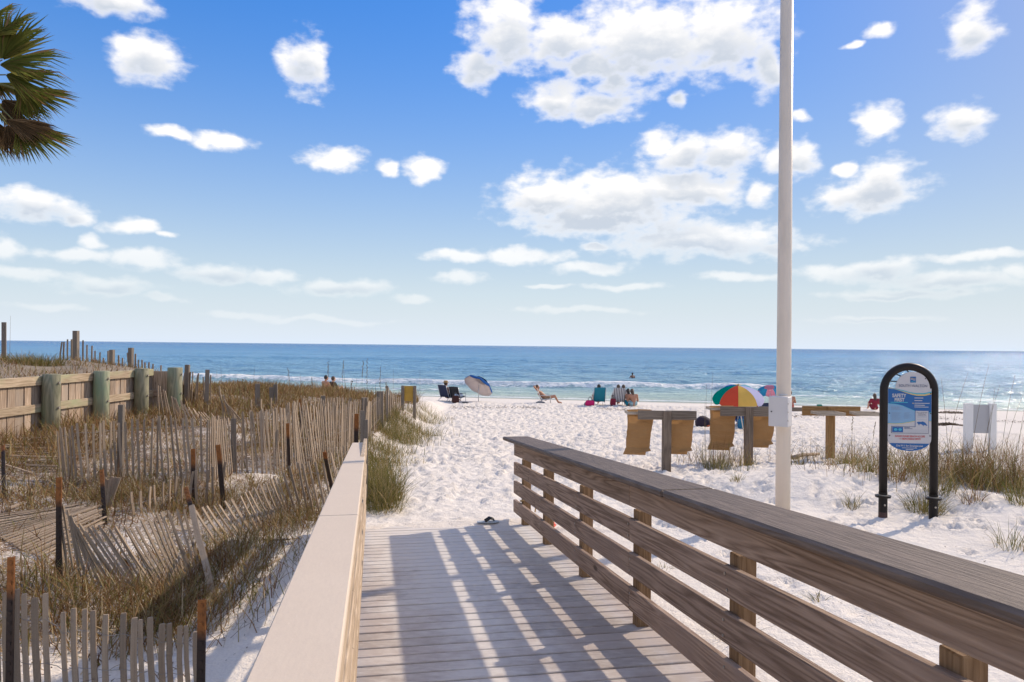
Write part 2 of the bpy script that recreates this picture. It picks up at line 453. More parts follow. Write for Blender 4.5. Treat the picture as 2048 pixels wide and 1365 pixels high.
gx = axis([(-400, -60, 60, 20), (-60, -14, 4, .3), (-14, -5.5, .14, .09), (-5.5, 9, .055, .055), (9, 15, .07, .2), (15, 60, .25, 4), (60, 400, 20, 60)])
gy = axis([(-60, -2, 15, 1), (-2, 4, .4, .12), (4, 17, .05, .06), (17, 34, .06, .12), (34, 52, .15, .6), (52, 420, 3, 40)])
GX, GY = np.meshgrid(gx, gy)
GZ = terr(GX, GY)
YPg = GY + .19 * (GX - 2)
# footprints
DENT = np.zeros_like(GZ); RIM = np.zeros_like(GZ)
def footprints(n, xr, yr, seed, big=1.0):
    rg = np.random.default_rng(seed)
    xs = rg.uniform(*xr, n); ys = yr[0] + (yr[1] - yr[0]) * rg.random(n) ** 1.25
    for x, y in zip(xs, ys):
        if x < -2.2 - .04 * max(0, y - 9) + .2 * math.sin(y * 1.3) and y < 33: continue
        if x > 3.2 and y < 12.6 and rg.random() < .85: continue
        s = rg.uniform(.45, .8) * big; la, lb = .15 * s, .078 * s
        th = rg.normal(math.pi / 2, .6); dep = rg.uniform(.05, .105) * s
        i0, i1 = np.searchsorted(gx, [x - .42, x + .42]); j0, j1 = np.searchsorted(gy, [y - .42, y + .42])
        if i1 - i0 < 2 or j1 - j0 < 2: continue
        dx = GX[j0:j1, i0:i1] - x; dy = GY[j0:j1, i0:i1] - y
        u = (dx * math.cos(th) + dy * math.sin(th)) / la; v = (-dx * math.sin(th) + dy * math.cos(th)) / lb
        q = u * u + v * v
        w_ = (slice(j0, j1), slice(i0, i1)); DENT[w_] = np.minimum(DENT[w_], -dep * np.exp(-q * q * .9)); RIM[w_] = np.maximum(RIM[w_], dep * .55 * np.exp(-((np.sqrt(q) - 1.5) / .4) ** 2))
footprints(27000, (-2.6, 16), (8.3, 34), 4)
footprints(2400, (-2.3, 1.8), (8.4, 14.5), 6)
footprints(420, (2.0, 9.5), (5.5, 11.5), 8, .9)
GZ += DENT + RIM * np.where(DENT < -.01, .35, 1.0)
msk = sst(GY, 8.2, 9.2) * (1 - sst(YPg, 33, 41))
GZ += (msk * .75 + .25 * (1 - sst(YPg, 34, 40))) * ((.03 * (vnoise(GX * 2.1, GY * 2.1, 31) - .5) + .022 * (vnoise(GX * 6.3, GY * 5.3, 32) - .5)) + .014 * (vnoise(GX * 15, GY * 15, 33) - .5))
# keep the sand under the boardwalk
TH = .188; TD = Vector((-math.sin(TH), math.cos(TH), 0)); RD = Vector((math.cos(TH), math.sin(TH), 0))
SLOPE, H0 = .066, 1.5
GA = GX * TD.x + GY * TD.y; GB = GX * RD.x + GY * RD.y
DECKEND = 8.42
inside = (GB > -.35) & (GB < 1.95) & (GA < DECKEND + .02)
deckz = CZ - H0 - SLOPE * GA
lim = deckz - .06 + .075 * sst(GA, DECKEND - 1.1, DECKEND - .02) + .035 * (vnoise(GX * 3.3, GY * 3.3, 35) - .5) * sst(GA, DECKEND - 1.3, DECKEND - .3) + .02 * (vnoise(GX * 9, GY * 9, 36) - .5) * sst(GA, DECKEND - 1.3, DECKEND - .3)
GZ = np.where(inside, np.where(GA > DECKEND - 1.3, lim, np.minimum(GZ, lim)), GZ)
near_end = (GA >= DECKEND + .02) & (GA < DECKEND + 2.0) & (GB > -.6) & (GB < 2.2)
f = sst(GA, DECKEND, DECKEND + 2.0)
GZ = np.where(near_end, (CZ - H0 - SLOPE * DECKEND - .012) * (1 - f) + GZ * f + (GZ - terr(GX, GY)) * (1 - f) * .55, GZ)
nx, ny = len(gx), len(gy)
idx = np.arange(nx * ny).reshape(ny, nx)
quads = np.stack([idx[:-1, :-1], idx[:-1, 1:], idx[1:, 1:], idx[1:, :-1]], -1).reshape(-1, 4)
me = mesh_np('beach_sand', np.stack([GX, GY, GZ], -1).reshape(-1, 3), quads, True)
wet = sst(YPg + .8 * (vnoise(GX * .25, GY * .1, 41) - .5), 40.2, 42.6).ravel().astype(np.float32)
at_ = me.attributes.new('wet', 'FLOAT', 'POINT'); at_.data.foreach_set('value', wet)
sand = link('beach_sand', me, None, M['sand']); tag(sand, kind='structure')

# ---------------------------------------------------------------- sea
def sea_mat():
    t = NT('sea'); c = t.coord()
    N, L = t.N, t.L
    dep = t.n('ShaderNodeAttribute', attribute_name='depth').outputs['Fac']
    foam = t.n('ShaderNodeAttribute', attribute_name='foam').outputs['Fac']
    col = t.ramp(dep, [(0., (.58, .59, .47)), (.10, (.46, .58, .49)), (.22, (.34, .52, .56)), (.45, (.21, .42, .58)), (.75, (.10, .30, .53)), (1., (.035, .16, .36))])
    big = t.noise(t.mapping(c, (.010, .045, 1)), 1.0, 4)
    col = t.mix(t.math('MULTIPLY', t.ramp(big, [(.35, (0, 0, 0)), (.7, (1, 1, 1))]), .35), col, (.02, .12, .20))
    fn = t.noise(t.mapping(c, (1.2, 2.6, 1)), 1.0, 7, .7)
    ff = t.math('ADD', foam, t.math('MULTIPLY', t.math('SUBTRACT', fn, .5), 1.3))
    fm = t.ramp(ff, [(.42, (0, 0, 0)), (.62, (1, 1, 1))])
    col2 = t.mix(fm, col, (.85, .87, .86))
    w1 = t.noise(t.mapping(c, (.16, .5, 1)), 1.0, 5, .6)
    w2 = t.noise(t.mapping(c, (.9, 2.2, 1)), 1.0, 4, .6)
    h = t.math('ADD', t.math('MULTIPLY', w1, 1.0), t.math('MULTIPLY', w2, .36))
    bp = t.n('ShaderNodeBump', {'Strength': 1.0, 'Distance': 1.15}); L.new(h, bp.inputs['Height'])
    df = t.n('ShaderNodeBsdfDiffuse'); L.new(col2, df.inputs['Color']); L.new(bp.outputs[0], df.inputs['Normal'])
    gl = t.n('ShaderNodeBsdfGlossy', {'Roughness': .14, 'Color': (.9, .95, 1, 1)}); L.new(bp.outputs[0], gl.inputs['Normal'])
    fr = t.n('ShaderNodeFresnel', {'IOR': 1.33}); L.new(bp.outputs[0], fr.inputs['Normal'])
    fac = t.math('MULTIPLY', t.math('MINIMUM', fr.outputs[0], .6), t.math('SUBTRACT', 1.0, t.math('MULTIPLY', fm, .9)))
    mx = t.n('ShaderNodeMixShader'); L.new(fac, mx.inputs[0]); L.new(df.outputs[0], mx.inputs[1]); L.new(gl.outputs[0], mx.inputs[2])
    N.remove(t.b); L.new(mx.outputs[0], N['Material Output'].inputs['Surface'])
    return t.mat
M['sea'] = sea_mat()
wx = axis([(-40000, -400, 15000, 400), (-400, -90, 60, 8), (-90, 110, .55, .55), (110, 400, 8, 60), (400, 40000, 400, 15000)])
wy = axis([(30, 80, .16, .3), (80, 170, .35, 1.2), (170, 600, 3, 30), (600, 45000, 60, 14000)])
WX, WY = np.meshgrid(wx, wy)
YP = WY + .19 * (WX - 2)
wob = 3.2 * (vnoise(WX * .055, WX * 0 + 3.1, 51) - .5)
amp = sst(YP, 44, 62) * (1 - sst(YP, 150, 600))
WZ = amp * (.10 * np.sin(YP * .95 + 2.2 * vnoise(WX * .07, YP * .1, 52) * 3) + .26 * (vnoise(WX * .22, YP * .8, 53) - .5) + .22 * (vnoise(WX * .6, YP * 1.6, 54) - .5))
def breaker(y0, h, wd, seed, cover):
    s = YP - y0 - wob
    act = sst(vnoise(WX * .045 + 7.7, WX * 0 + seed, seed), cover, cover + .25)
    hh = h * (.35 + .65 * act)
    prof = np.where(s < 0, np.exp(-(s / (wd * .45)) ** 2), np.exp(-(s / (wd * 1.5)) ** 2))
    return hh * prof, act * np.where(s < .4, np.exp(-((s - .2) / (wd * 1.4)) ** 2), np.exp(-((s - .4) / (wd * .35)) ** 2))
foam = np.zeros_like(WX)
for (y0, h, wd, seed, cover, fs) in ((57.0, .40, .62, 61, .30, .8), (64.5, .30, 1.2, 62, .60, .8), (49.3, .12, .7, 63, .30, .55), (75, .34, 1.5, 64, .72, .35), (90, .25, 1.8, 65, .8, .0)):
    dz, a = breaker(y0, h, wd, seed, cover); WZ += dz; foam = np.maximum(foam, a * fs)
# milky wash between the breakers and the beach
foam = np.maximum(foam, (.30 + .26 * (vnoise(WX * .12, YP * .6, 71) - .5)) * sst(YP, 43, 44.5) * (1 - sst(YP, 54.5, 57.5)))
foam = np.maximum(foam, .8 * np.exp(-((YP - 44.1 - .8 * (vnoise(WX * .2, WX * 0 + 1, 72) - .5)) / .35) ** 2))
depth = np.interp(YP, [40, 44, 50, 57, 66, 90, 160, 400, 1200], [0, .05, .13, .20, .30, .42, .58, .78, 1.0])
depth += .10 * (vnoise(WX * .03, YP * .07, 73) - .5) * sst(YP, 55, 80)
idx = np.arange(len(wx) * len(wy)).reshape(len(wy), len(wx))
quads = np.stack([idx[:-1, :-1], idx[:-1, 1:], idx[1:, 1:], idx[1:, :-1]], -1).reshape(-1, 4)
me = mesh_np('sea', np.stack([WX, WY, WZ], -1).reshape(-1, 3), quads, True)
for nm, arr in (('depth', depth), ('foam', foam)):
    a_ = me.attributes.new(nm, 'FLOAT', 'POINT'); a_.data.foreach_set('value', np.clip(arr, 0, 1.2).ravel().astype(np.float32))
sea = link('sea', me, None, M['sea']); tag(sea, kind='structure')
# sea bed under the far water so nothing shows through
# ---------------------------------------------------------------- boardwalk
def deck_mat():
    t = NT('composite_deck'); c = t.coord()
    oi = t.n('ShaderNodeObjectInfo')
    wc = t.n('ShaderNodeNewGeometry').outputs['Position']
    fine = t.noise(t.mapping(wc, (6, 90, 90)), 1.0, 3)
    base = t.mix(fine, (.37, .315, .28), (.47, .41, .37))
    br = t.math('ADD', t.math('MULTIPLY', oi.outputs['Random'], .30), .85)
    sc = t.n('ShaderNodeVectorMath', operation='SCALE'); t.L.new(base, sc.inputs[0]); t.L.new(br, sc.inputs['Scale'])
    # dry sand trodden over the boards, more towards the beach
    sp = t.n('ShaderNodeSeparateXYZ'); t.L.new(wc, sp.inputs[0])
    far = t.n('ShaderNodeMapRange', {'From Min': 4.4, 'From Max': 8.3, 'To Min': -.05, 'To Max': .26}); t.L.new(sp.outputs[1], far.inputs['Value'])
    n1 = t.noise(wc, 3.2, 6, .65); n2 = t.noise(t.mapping(wc, (9, 26, 26)), 1.0, 5, .7)
    f = t.math('ADD', t.math('ADD', t.math('MULTIPLY', n1, .6), t.math('MULTIPLY', n2, .5)), far.outputs[0])
    lat = t.n('ShaderNodeVectorMath', operation='DOT_PRODUCT'); t.L.new(wc, lat.inputs[0]); lat.inputs[1].default_value = (math.cos(.188), math.sin(.188), 0)
    mid = t.math('SUBTRACT', 1.0, t.math('MULTIPLY', t.math('ABSOLUTE', t.math('SUBTRACT', lat.outputs['Value'], .62)), 1.5), True)
    f = t.math('ADD', f, t.math('MULTIPLY', mid, .27))
    m = t.ramp(f, [(.50, (0, 0, 0)), (.80, (1, 1, 1))])
    col = t.mix(t.math('MULTIPLY', m, .85), sc.outputs[0], (.70, .665, .62))
    t.set(Base_Color=col, Roughness=.75)
    t.b.inputs['Specular IOR Level'].default_value = .25
    t.bump(t.math('ADD', fine, t.math('MULTIPLY', n2, .6)), .35, .003)
    return t.mat
M['deck'] = deck_mat()
M['rail'] = wood('weathered_rail_wood', (.12, .072, .045), (.46, .335, .25), axis=0, stretch=20, scale=9, rings=20, bump=.7, objvar=.2, tint=(.30, .215, .165))
M['rail_post'] = wood('treated_post_wood', (.15, .085, .04), (.33, .215, .12), axis=2, stretch=14, scale=13, rings=14, objvar=.15)
M['cap_dark'] = wood('dark_composite_cap', (.08, .057, .045), (.185, .138, .108), axis=0, stretch=12, scale=10, rings=16, knots=False, bump=.9, rough=.6, objvar=.08)
def cap_light():
    t = NT('pale_composite_cap'); c = t.coord()
    a = t.noise(c, 4, 4); b = t.noise(t.mapping(c, (30, 160, 160)), 1, 3); d = t.noise(c, 220, 2)
    col = t.mix(a, (.63, .515, .395), (.70, .585, .455))
    col = t.mix(t.math('MULTIPLY', b, .6), col, (.50, .40, .32)); col = t.mix(t.math('MULTIPLY', d, .3), col, (.78, .67, .55))
    sc_ = t.ramp(t.noise(t.mapping(c, (3, 40, 40)), 1, 6, .75), [(.66, (0, 0, 0)), (.72, (1, 1, 1))])
    col = t.mix(t.math('MULTIPLY', sc_, .55), col, (.85, .80, .74))
    t.set(Base_Color=col, Roughness=.7); t.b.inputs['Specular IOR Level'].default_value = .25
    t.bump(d, .15, .002); return t.mat
M['cap_light'] = cap_light()
M['side_wood'] = wood('pale_side_board', (.30, .215, .135), (.62, .49, .36), axis=0, stretch=18, scale=10, rings=20, objvar=.1)
M['steel'] = plain('galvanised_steel', (.42, .38, .33), .5, .3, .8)

def W(a, b, h=0.0):
    """boardwalk frame: a along the ramp, b across it, h above the deck"""
    p = TD * a + RD * b; p.z = CZ - H0 - SLOPE * a + h
    return p
RAMP = Matrix((( TD.x, -RD.x, 0), (TD.y, -RD.y, 0), (0, 0, 1))).to_4x4()   # local x down the ramp, local -y to the right
PITCHM = Matrix.Rotation(math.atan(SLOPE), 4, 'Y')
BW = empty('boardwalk', (TD.x * DECKEND, TD.y * DECKEND, CZ - H0 - SLOPE * DECKEND), 0, 'brown boarded ramp with slatted handrails leading down onto the sand', 'boardwalk')
bpy.context.view_layer.update()
def place(o, parent, mat4):
    o.parent = parent; o.matrix_parent_inverse = parent.matrix_world.inverted() if parent.type == 'EMPTY' else Matrix()
    o.matrix_basis = mat4
def bw_part(name, me, a, b, h, extra=Matrix()):
    o = link(name, me)
    m = Matrix.Translation(W(a, b, h)) @ RAMP @ PITCHM @ extra
    place(o, BW, m)
    return o
def board_mesh(nm, l, w, t, mat, bev=.004):
    me = MB().box((0, 0, 0), (l, w, t)).mesh(nm, bevel=bev); me.materials.append(mat); return me
# deck boards lie across the ramp: local x is along the board
PW = .1405
dk = board_mesh('deck_board', 2.02, PW - .018, .03, M['deck'], .004)
ACROSS = Matrix.Rotation(math.pi / 2, 4, 'Z')
k = 0; a = DECKEND - PW / 2
while a > 1.4:
    bw_part('deck_board', dk, a, .78 + random.uniform(-.006, .006), -.015 + random.uniform(-.0015, .0015), ACROSS @ Matrix.Rotation(random.uniform(-.0015, .0015), 4, 'Z'))
    a -= PW; k += 1
# joists and rim boards under the deck
for b in (-.1, .5, 1.1, 1.68):
    bw_part('joist', board_mesh('joist', 7.2, .04, .17, M['rail'], 0), 4.8, b, -.119)
# right handrail
RB = 1.635           # inner face of the rails
PA = [8.08, 7.02, 5.72, 4.46, 3.16, 1.86, .55]
pm = MB().box((0, 0, -.19), (.092, .092, 2.2)).mesh('post', bevel=.005); pm.materials.append(M['rail_post'])
for a_ in PA:
    o = link('post', pm); place(o, BW, Matrix.Translation(W(a_, RB + .04 + .047, -.17)) @ RAMP)
PAE = DECKEND - .02
def rail_row(z0, z1, thick, mat, b, splits):
    for (a0, a1) in splits:
        l = a0 - a1 - .004
        me = board_mesh('rail_board', l * math.sqrt(1 + SLOPE ** 2), thick, z1 - z0, mat, .005)
        bw_part('rail_board', me, (a0 + a1) / 2, b, (z0 + z1) / 2, Matrix.Rotation(random.uniform(-.001, .001), 4, 'Y'))
RH = .985
rows = [(.765, .945), (.54, .685), (.32, .465), (.10, .245)]
sp_ = [[(PAE, 4.47), (4.47, -.4)], [(PAE, 7.55), (7.55, 4.47), (4.47, -.4)], [(PAE, 7.25), (7.25, 4.47), (4.47, -.4)], [(PAE, 7.02), (7.02, 4.47), (4.47, -.4)]]
for (z0, z1), s_ in zip(rows, sp_): rail_row(z0, z1, .038, M['rail'], RB + .019, s_)
CAPW = .31
for a0, a1 in ((PAE + .02, 3.62), (3.617, -.6)):
    me = board_mesh('cap_board', a0 - a1 - .003, CAPW, .042, M['cap_dark'], .012)
    bw_part('cap_board', me, (a0 + a1) / 2, 1.655, RH - .021)
# left handrail
LB = -.065
for a_ in PA:
    o = link('post', pm); place(o, BW, Matrix.Translation(W(a_, LB - .04 - .047, -.17)) @ RAMP)
sp_ = [[(PAE, 3.0), (3.0, .2)]] * 4
for (z0, z1), s_ in zip([(.80, .985), (.56, .70), (.33, .47), (.10, .24)], sp_): rail_row(z0, z1, .038, M['side_wood'], LB - .019, s_)
LH = 1.017
for a0, a1, dz0, dz1, db0, db1 in ((8.36, 5.3, -.075, -.02, -.02, -.008), (5.297, 2.95, -.02, .0, -.008, 0), (2.947, .1, 0, 0, 0, 0)):
    l = a0 - a1
    me = board_mesh('cap_board', l, .153, .032, M['cap_light'], .004)
    p0, p1 = W(a0, -.13 + db0, LH + dz0 - .016), W(a1, -.13 + db1, LH + dz1 - .016)
    x = (p0 - p1).normalized(); y = Vector((0, 0, 1)).cross(x).normalized(); z = x.cross(y)
    m = Matrix(((x.x, y.x, z.x, 0), (x.y, y.y, z.y, 0), (x.z, y.z, z.z, 0), (0, 0, 0, 1)))
    o = link('cap_board', me); place(o, BW, Matrix.Translation((p0 + p1) / 2) @ m)
# screw heads on the rails where they cross the posts
sh = MB().tube([(0, 0, 0), (0, -.004, 0)], .0075, 8).mesh('screw'); sh.materials.append(M['steel'])
for a_ in PA[:-1]:
    for (z0, z1) in rows[1:]:
        for zz in (.035, z1 - z0 - .035):
            o = link('screw', sh); place(o, BW, Matrix.Translation(W(a_ + random.uniform(-.025, .025), RB - .001, z0 + zz)) @ Matrix.Rotation(TH, 4, 'Z') @ Matrix.Rotation(math.pi / 2, 4, 'Z').inverted())

# ---------------------------------------------------------------- slats, posts, wires
M['slat'] = wood('weathered_lath', (.17, .125, .085), (.48, .375, .275), axis=2, stretch=18, scale=22, knots=False, objvar=.45, bump=.4)
M['old_post'] = wood('grey_old_post', (.10, .08, .062), (.31, .26, .21), axis=2, stretch=16, scale=16, knots=False, objvar=.3)
def rust():
    t = NT('rusty_steel'); c = t.coord()
    sp = t.n('ShaderNodeSeparateXYZ'); t.L.new(c, sp.inputs[0])
    n = t.noise(c, 30, 5, .7); n2 = t.noise(t.mapping(c, (60, 60, 8)), 1, 4)
    top = t.n('ShaderNodeMapRange', {'From Min': -.24, 'From Max': -.16}); t.L.new(sp.outputs[2], top.inputs['Value'])
    f = t.math('MULTIPLY', top.outputs[0], t.ramp(n, [(.3, (.6, .6, .6)), (.5, (1, 1, 1))]))
    col = t.mix(n2, (.025, .016, .012), (.05, .028, .018))
    col = t.mix(f, col, t.mix(n, (.16, .05, .012), (.42, .16, .035)))
    t.set(Base_Color=col, Roughness=.85); t.bump(n, .5, .004); return t.mat
M['rust'] = rust()
M['wire'] = plain('fence_wire', (.30, .28, .26), .5, .2, .6)

SLAT = None
def slat_mesh():
    mb = MB(); n = 4
    for i in range(n):
        pass
    prof = [(-.5, -.5), (.5, -.5), (.5, .5), (-.5, .5)]
    vs = []; fs = []
    lv = [(0, 1, 0, 0), (.33, 1.0, .12, .1), (.66, .97, -.1, .25), (.985, .95, .0, .1), (1.0, .80, .05, .1)]
    for (z, s, ox, oy) in lv:
        for (x, y) in prof: vs.append((x * s + ox, y + oy, z))
    for i in range(len(lv) - 1):
        for k in range(4): fs.append((i * 4 + k, i * 4 + (k + 1) % 4, (i + 1) * 4 + (k + 1) % 4, (i + 1) * 4 + k))
    fs.append((3, 2, 1, 0)); e = (len(lv) - 1) * 4; fs.append((e, e + 1, e + 2, e + 3))
    return mb.add(vs, fs).mesh('slat')
SLAT = slat_mesh(); SLAT.materials.append(M['slat'])
OPOST = MB().box((0, 0, .5), (1, 1, 1)).mesh('post'); OPOST.materials.append(M['old_post'])

def seg_matrix(p0, p1, w, d, facing, roll=0.0):
    """unit z -> p0..p1, x across (along facing), y thickness"""
    z = (p1 - p0); l = z.length; z = z / l
    x = (facing - z * facing.dot(z)).normalized(); y = z.cross(x)
    m = Matrix(((x.x, y.x, z.x, 0), (x.y, y.y, z.y, 0), (x.z, y.z, z.z, 0), (0, 0, 0, 1)))
    return Matrix.Translation(p0) @ m @ Matrix.Rotation(roll, 4, 'Z') @ Matrix.Diagonal((w, d, l, 1))

def tpost_mesh(h, w=.042):
    mb = MB()
    mb.box((0, 0, -h / 2), (w, .006, h)); mb.box((0, .017, -h / 2 - .001), (.006, .03, h - .002))
    k = -.03
    while k > -h: mb.box((0, -.005, k), (.018, .008, .02)); k -= .055
    me = mb.mesh('metal_post'); me.materials.append(M['rust']); return me

def lerp_poly(pts, t):
    n = len(pts) - 1; s = min(int(t * n), n - 1); f = t * n - s
    return pts[s] * (1 - f) + pts[s + 1] * f

def poly_arc(pts, n):
    L = [0]
    for a, b in zip(pts, pts[1:]): L.append(L[-1] + (b - a).length)
    out = []
    for i in range(n):
        s = L[-1] * i / max(1, n - 1); k = 0
        while k < len(L) - 2 and L[k + 1] < s: k += 1
        out.append((k, (s - L[k]) / max(1e-6, L[k + 1] - L[k])))
    return out

def fence(name, label, rows, n, wires=(.25, .75), width=.036, jit=.02, group=None, skip=(), root=None, mesh=None, lift=0.0, depth_top=0.0):
    """rows: list of (bottom point, top point); n slats spread evenly along the bottoms"""
    bots = [b for b, t in rows]; tops = [t for b, t in rows]
    r = root or empty(name, bots[0], 0, label, 'fence', group)
    bpy.context.view_layer.update()
    inv = r.matrix_world.inverted()
    wp = {w: [] for w in wires}
    arc = poly_arc([ (b + t) / 2 for b, t in rows], n)
    for i, (k, f) in enumerate(arc):
        b = bots[k] * (1 - f) + bots[k + 1] * f; t = tops[k] * (1 - f) + tops[k + 1] * f
        along = (bots[k + 1] - bots[k]) if (bots[k + 1] - bots[k]).length > .02 else (tops[k + 1] - tops[k])
        along = along.normalized() if along.length > 1e-5 else Vector((1, 0, 0))
        dv = (t - b)
        side = along * random.uniform(-jit, jit) + Vector((0, random.uniform(-jit, jit) * .5, 0))
        t2 = b + dv * (1 + random.uniform(-.06, .03)) + side
        b2 = b - dv.normalized() * .06
        for w in wires: wp[w].append(b + (t2 - b) * w)
        if i in skip: continue
        o = link('slat', mesh or SLAT)
        o.parent = r; o.matrix_parent_inverse = inv
        o.matrix_basis = seg_matrix(b2, t2, width * random.uniform(.85, 1.15), .012, along, random.uniform(-.25, .25))
    for w in wires:
        p = wp[w]
        if len(p) < 2: continue
        mb = MB(); mb.tube([q + Vector((0, -.008 * (-1) ** i, 0)) for i, q in enumerate(p)], .0022, 4, False)
        o = mb.build('wire', M['wire']); o.parent = r; o.matrix_parent_inverse = inv
    return r

def part_in(o, r):
    o.parent = r; o.matrix_parent_inverse = r.matrix_world.inverted(); return o

def metal_post(r, top, bottom, w=.042):
    h = (top - bottom).length
    o = link('metal_post', tpost_mesh(h, w)); part_in(o, r)
    z = (top - bottom).normalized(); o.matrix_basis = Matrix.Translation(top) @ Vector((0, 0, 1)).rotation_difference(z).to_matrix().to_4x4()
    return o

def wood_post(r, top, bottom, w=.09):
    o = link('post', OPOST); part_in(o, r)
    o.matrix_basis = seg_matrix(bottom, top, w, w, Vector((1, .2, 0)), random.uniform(-.3, .3)); return o

def gt(bx, by, tx, ty, dd=0.0):
    """slat standing on the ground seen at (bx,by), its top seen at (tx,ty)"""
    b = ground(bx, by); return (b, at(tx, ty, b.y + dd))
def yt(bx, by, tx, ty, Y, Y2=None):
    return (at(bx, by, Y), at(tx, ty, Y2 or Y))

# front fence, lower left corner
fA = fence('sand_fence', 'sand fence nearest the viewer with rusty steel posts at lower left corner', [yt(-60, 1430, -60, 1150, 4.05), yt(22, 1440, 22, 1172, 4.05), yt(85, 1440, 80, 1186, 4.1), yt(130, 1435, 128, 1215, 4.15), yt(250, 1430, 250, 1232, 4.2), yt(330, 1430, 328, 1240, 4.3), yt(395, 1425, 392, 1258, 4.4)], 25, wires=(.15, .45, .8), width=.031, jit=.012, skip=(9, 15))
p = at(22, 1115, 4.0); metal_post(fA, p, Vector((p.x, p.y, tz(p.x, p.y) - .2)), .038)
p = at(404, 1200, 4.25); metal_post(fA, p, Vector((p.x, p.y, tz(p.x, p.y) - .2)), .05)
# leaning fence, fanned out from its post
fB = fence('sand_fence', 'leaning sand fence fanned out from a dark steel post, slats tilted left', [gt(126, 1160, 121, 1000), gt(140, 1163, 122, 1010), gt(165, 1168, 130, 1022), gt(205, 1172, 146, 1040), gt(256, 1180, 168, 1050), gt(300, 1186, 215, 1052), gt(336, 1178, 262, 1047), gt(360, 1170, 300, 1036), gt(385, 1162, 335, 1022), gt(405, 1160, 362, 1018)], 31, wires=(.12, .4, .7, .93), width=.018, jit=.03)
p = at(118, 955, ground(118, 1160).y); metal_post(fB, p, ground(118, 1165) - Vector((0, 0, .2)), .045)
p, q = at(371, 975, 6.9), ground(432, 1200); metal_post(fB, p, q, .04)
p, q = at(383, 1012, 6.5), ground(428, 1205); o = link('slat', SLAT); part_in(o, fB); o.matrix_basis = seg_matrix(q, p, .05, .025, Vector((1, 0, 0)))
fB2 = fence('sand_fence', 'leaning sand fence running from the tilted pale slat to the pale handrail', [gt(432, 1085, 392, 1018), gt(462, 1075, 419, 1011), gt(490, 1070, 447, 1003), gt(515, 1066, 473, 990), gt(540, 1055, 500, 977), gt(560, 1042, 530, 965), gt(582, 1024, 556, 951), gt(610, 1030, 590, 930), gt(640, 1036, 618, 925), gt(668, 1040, 645, 925)], 24, wires=(.2, .8), width=.028, jit=.03)
p, q = at(649, 905, 8.2), ground(668, 1000); metal_post(fB2, p, q, .045)
fB3 = fence('sand_fence', 'short run of splayed slats against the pale handrail', [gt(672, 990, 655, 912), gt(682, 975, 664, 900), gt(690, 965, 680, 893), gt(700, 945, 693, 888)], 8, wires=(.35, .75), jit=.07)
# fallen, twisted run
def lie(x0, y0, x1, y1, up0, up1):
    a_, b_ = ground(x0, y0), ground(x1, y1)
    return (a_ + Vector((0, -.05, up0)), at(x1, y1, b_.y - up1))
fJ = fence('sand_fence', 'collapsed sand fence lying fanned out flat on the ground at left', [lie(-40, 1042, 150, 1010, .05, .25), lie(5, 1060, 175, 1012, .05, .28), lie(20, 1078, 195, 1013, .05, .3), lie(45, 1092, 202, 1020, .04, .3), lie(70, 1104, 204, 1032, .03, .28), lie(95, 1112, 208, 1046, .03, .25)], 22, wires=(.2, .45), width=.018, jit=.03)
p = at(203, 940, 7.9); metal_post(fJ, p, ground(212, 1055) - Vector((0, 0, .1)), .045)
fence('sand_fence', '', [yt(209, 1040, 210, 955, 7.9), yt(211, 1035, 222, 954, 7.9), yt(214, 1028, 240, 955, 7.9)], 9, wires=(.4, .85), width=.03, jit=.01, root=fJ)
p = at(6, 892, 9.2); metal_post(fJ, p, ground(9, 1040) - Vector((0, 0, .1)), .045)
# lath scattered flat in the weeds
fI = empty('sand_fence', ground(60, 920), 0, 'flattened run of loose slats lying in the weeds below the bulkhead', 'fence'); bpy.context.view_layer.update()
for i, (x0, y0, x1, y1) in enumerate([(8, 898, 112, 892), (10, 903, 104, 901), (6, 907, 108, 906), (10, 912, 100, 911), (15, 921, 120, 914), (20, 926, 168, 925), (30, 932, 120, 928), (50, 940, 172, 945), (52, 946, 165, 944), (0, 935, 60, 955), (18, 1030, 48, 1016), (40, 888, 110, 884), (80, 985, 68, 997)]):
    q0, q1 = ground(x0, y0) + Vector((0, 0, .05 + .02 * (i % 3))), ground(x1, y1) + Vector((0, 0, .06))
    o = link('slat', SLAT); part_in(o, fI); o.matrix_basis = seg_matrix(q0, q1, .036, .012, Vector((0, 1, 0)), random.uniform(-.3, .3))
# standing fence in the middle of the hollow
fC = fence('sand_fence', 'upright sand fence in the hollow in front of the green piles', [gt(121, 960, 114, 857), gt(150, 972, 140, 853), gt(200, 964, 196, 840), gt(240, 958, 238, 842), gt(300, 956, 302, 836), gt(365, 962, 352, 834), gt(418, 966, 418, 834), gt(463, 950, 452, 832), gt(472, 944, 470, 830)], 42, wires=(.18, .5, .85), width=.027, jit=.025)
q = ground(240, 955); wood_post(fC, at(243, 810, q.y), q - Vector((0, 0, .2)), .06)
p = at(386, 898, ground(388, 1005).y); metal_post(fC, p, ground(388, 1010) - Vector((0, 0, .15)), .05)
p = at(436, 890, ground(445, 1015).y); metal_post(fC, p, ground(450, 1022) - Vector((0, 0, .1)), .055)
q = ground(467, 944); wood_post(fC, at(467, 838, q.y), q - Vector((0, 0, .2)), .07)
fC2 = fence('sand_fence', 'row of short slats in shade behind the two dark steel posts', [gt(268, 1030, 266, 985), gt(330, 1022, 330, 965), gt(370, 1015, 375, 945), gt(420, 1010, 424, 935), gt(440, 1012, 450, 920)], 13, wires=(.5,), width=.03, jit=.03)
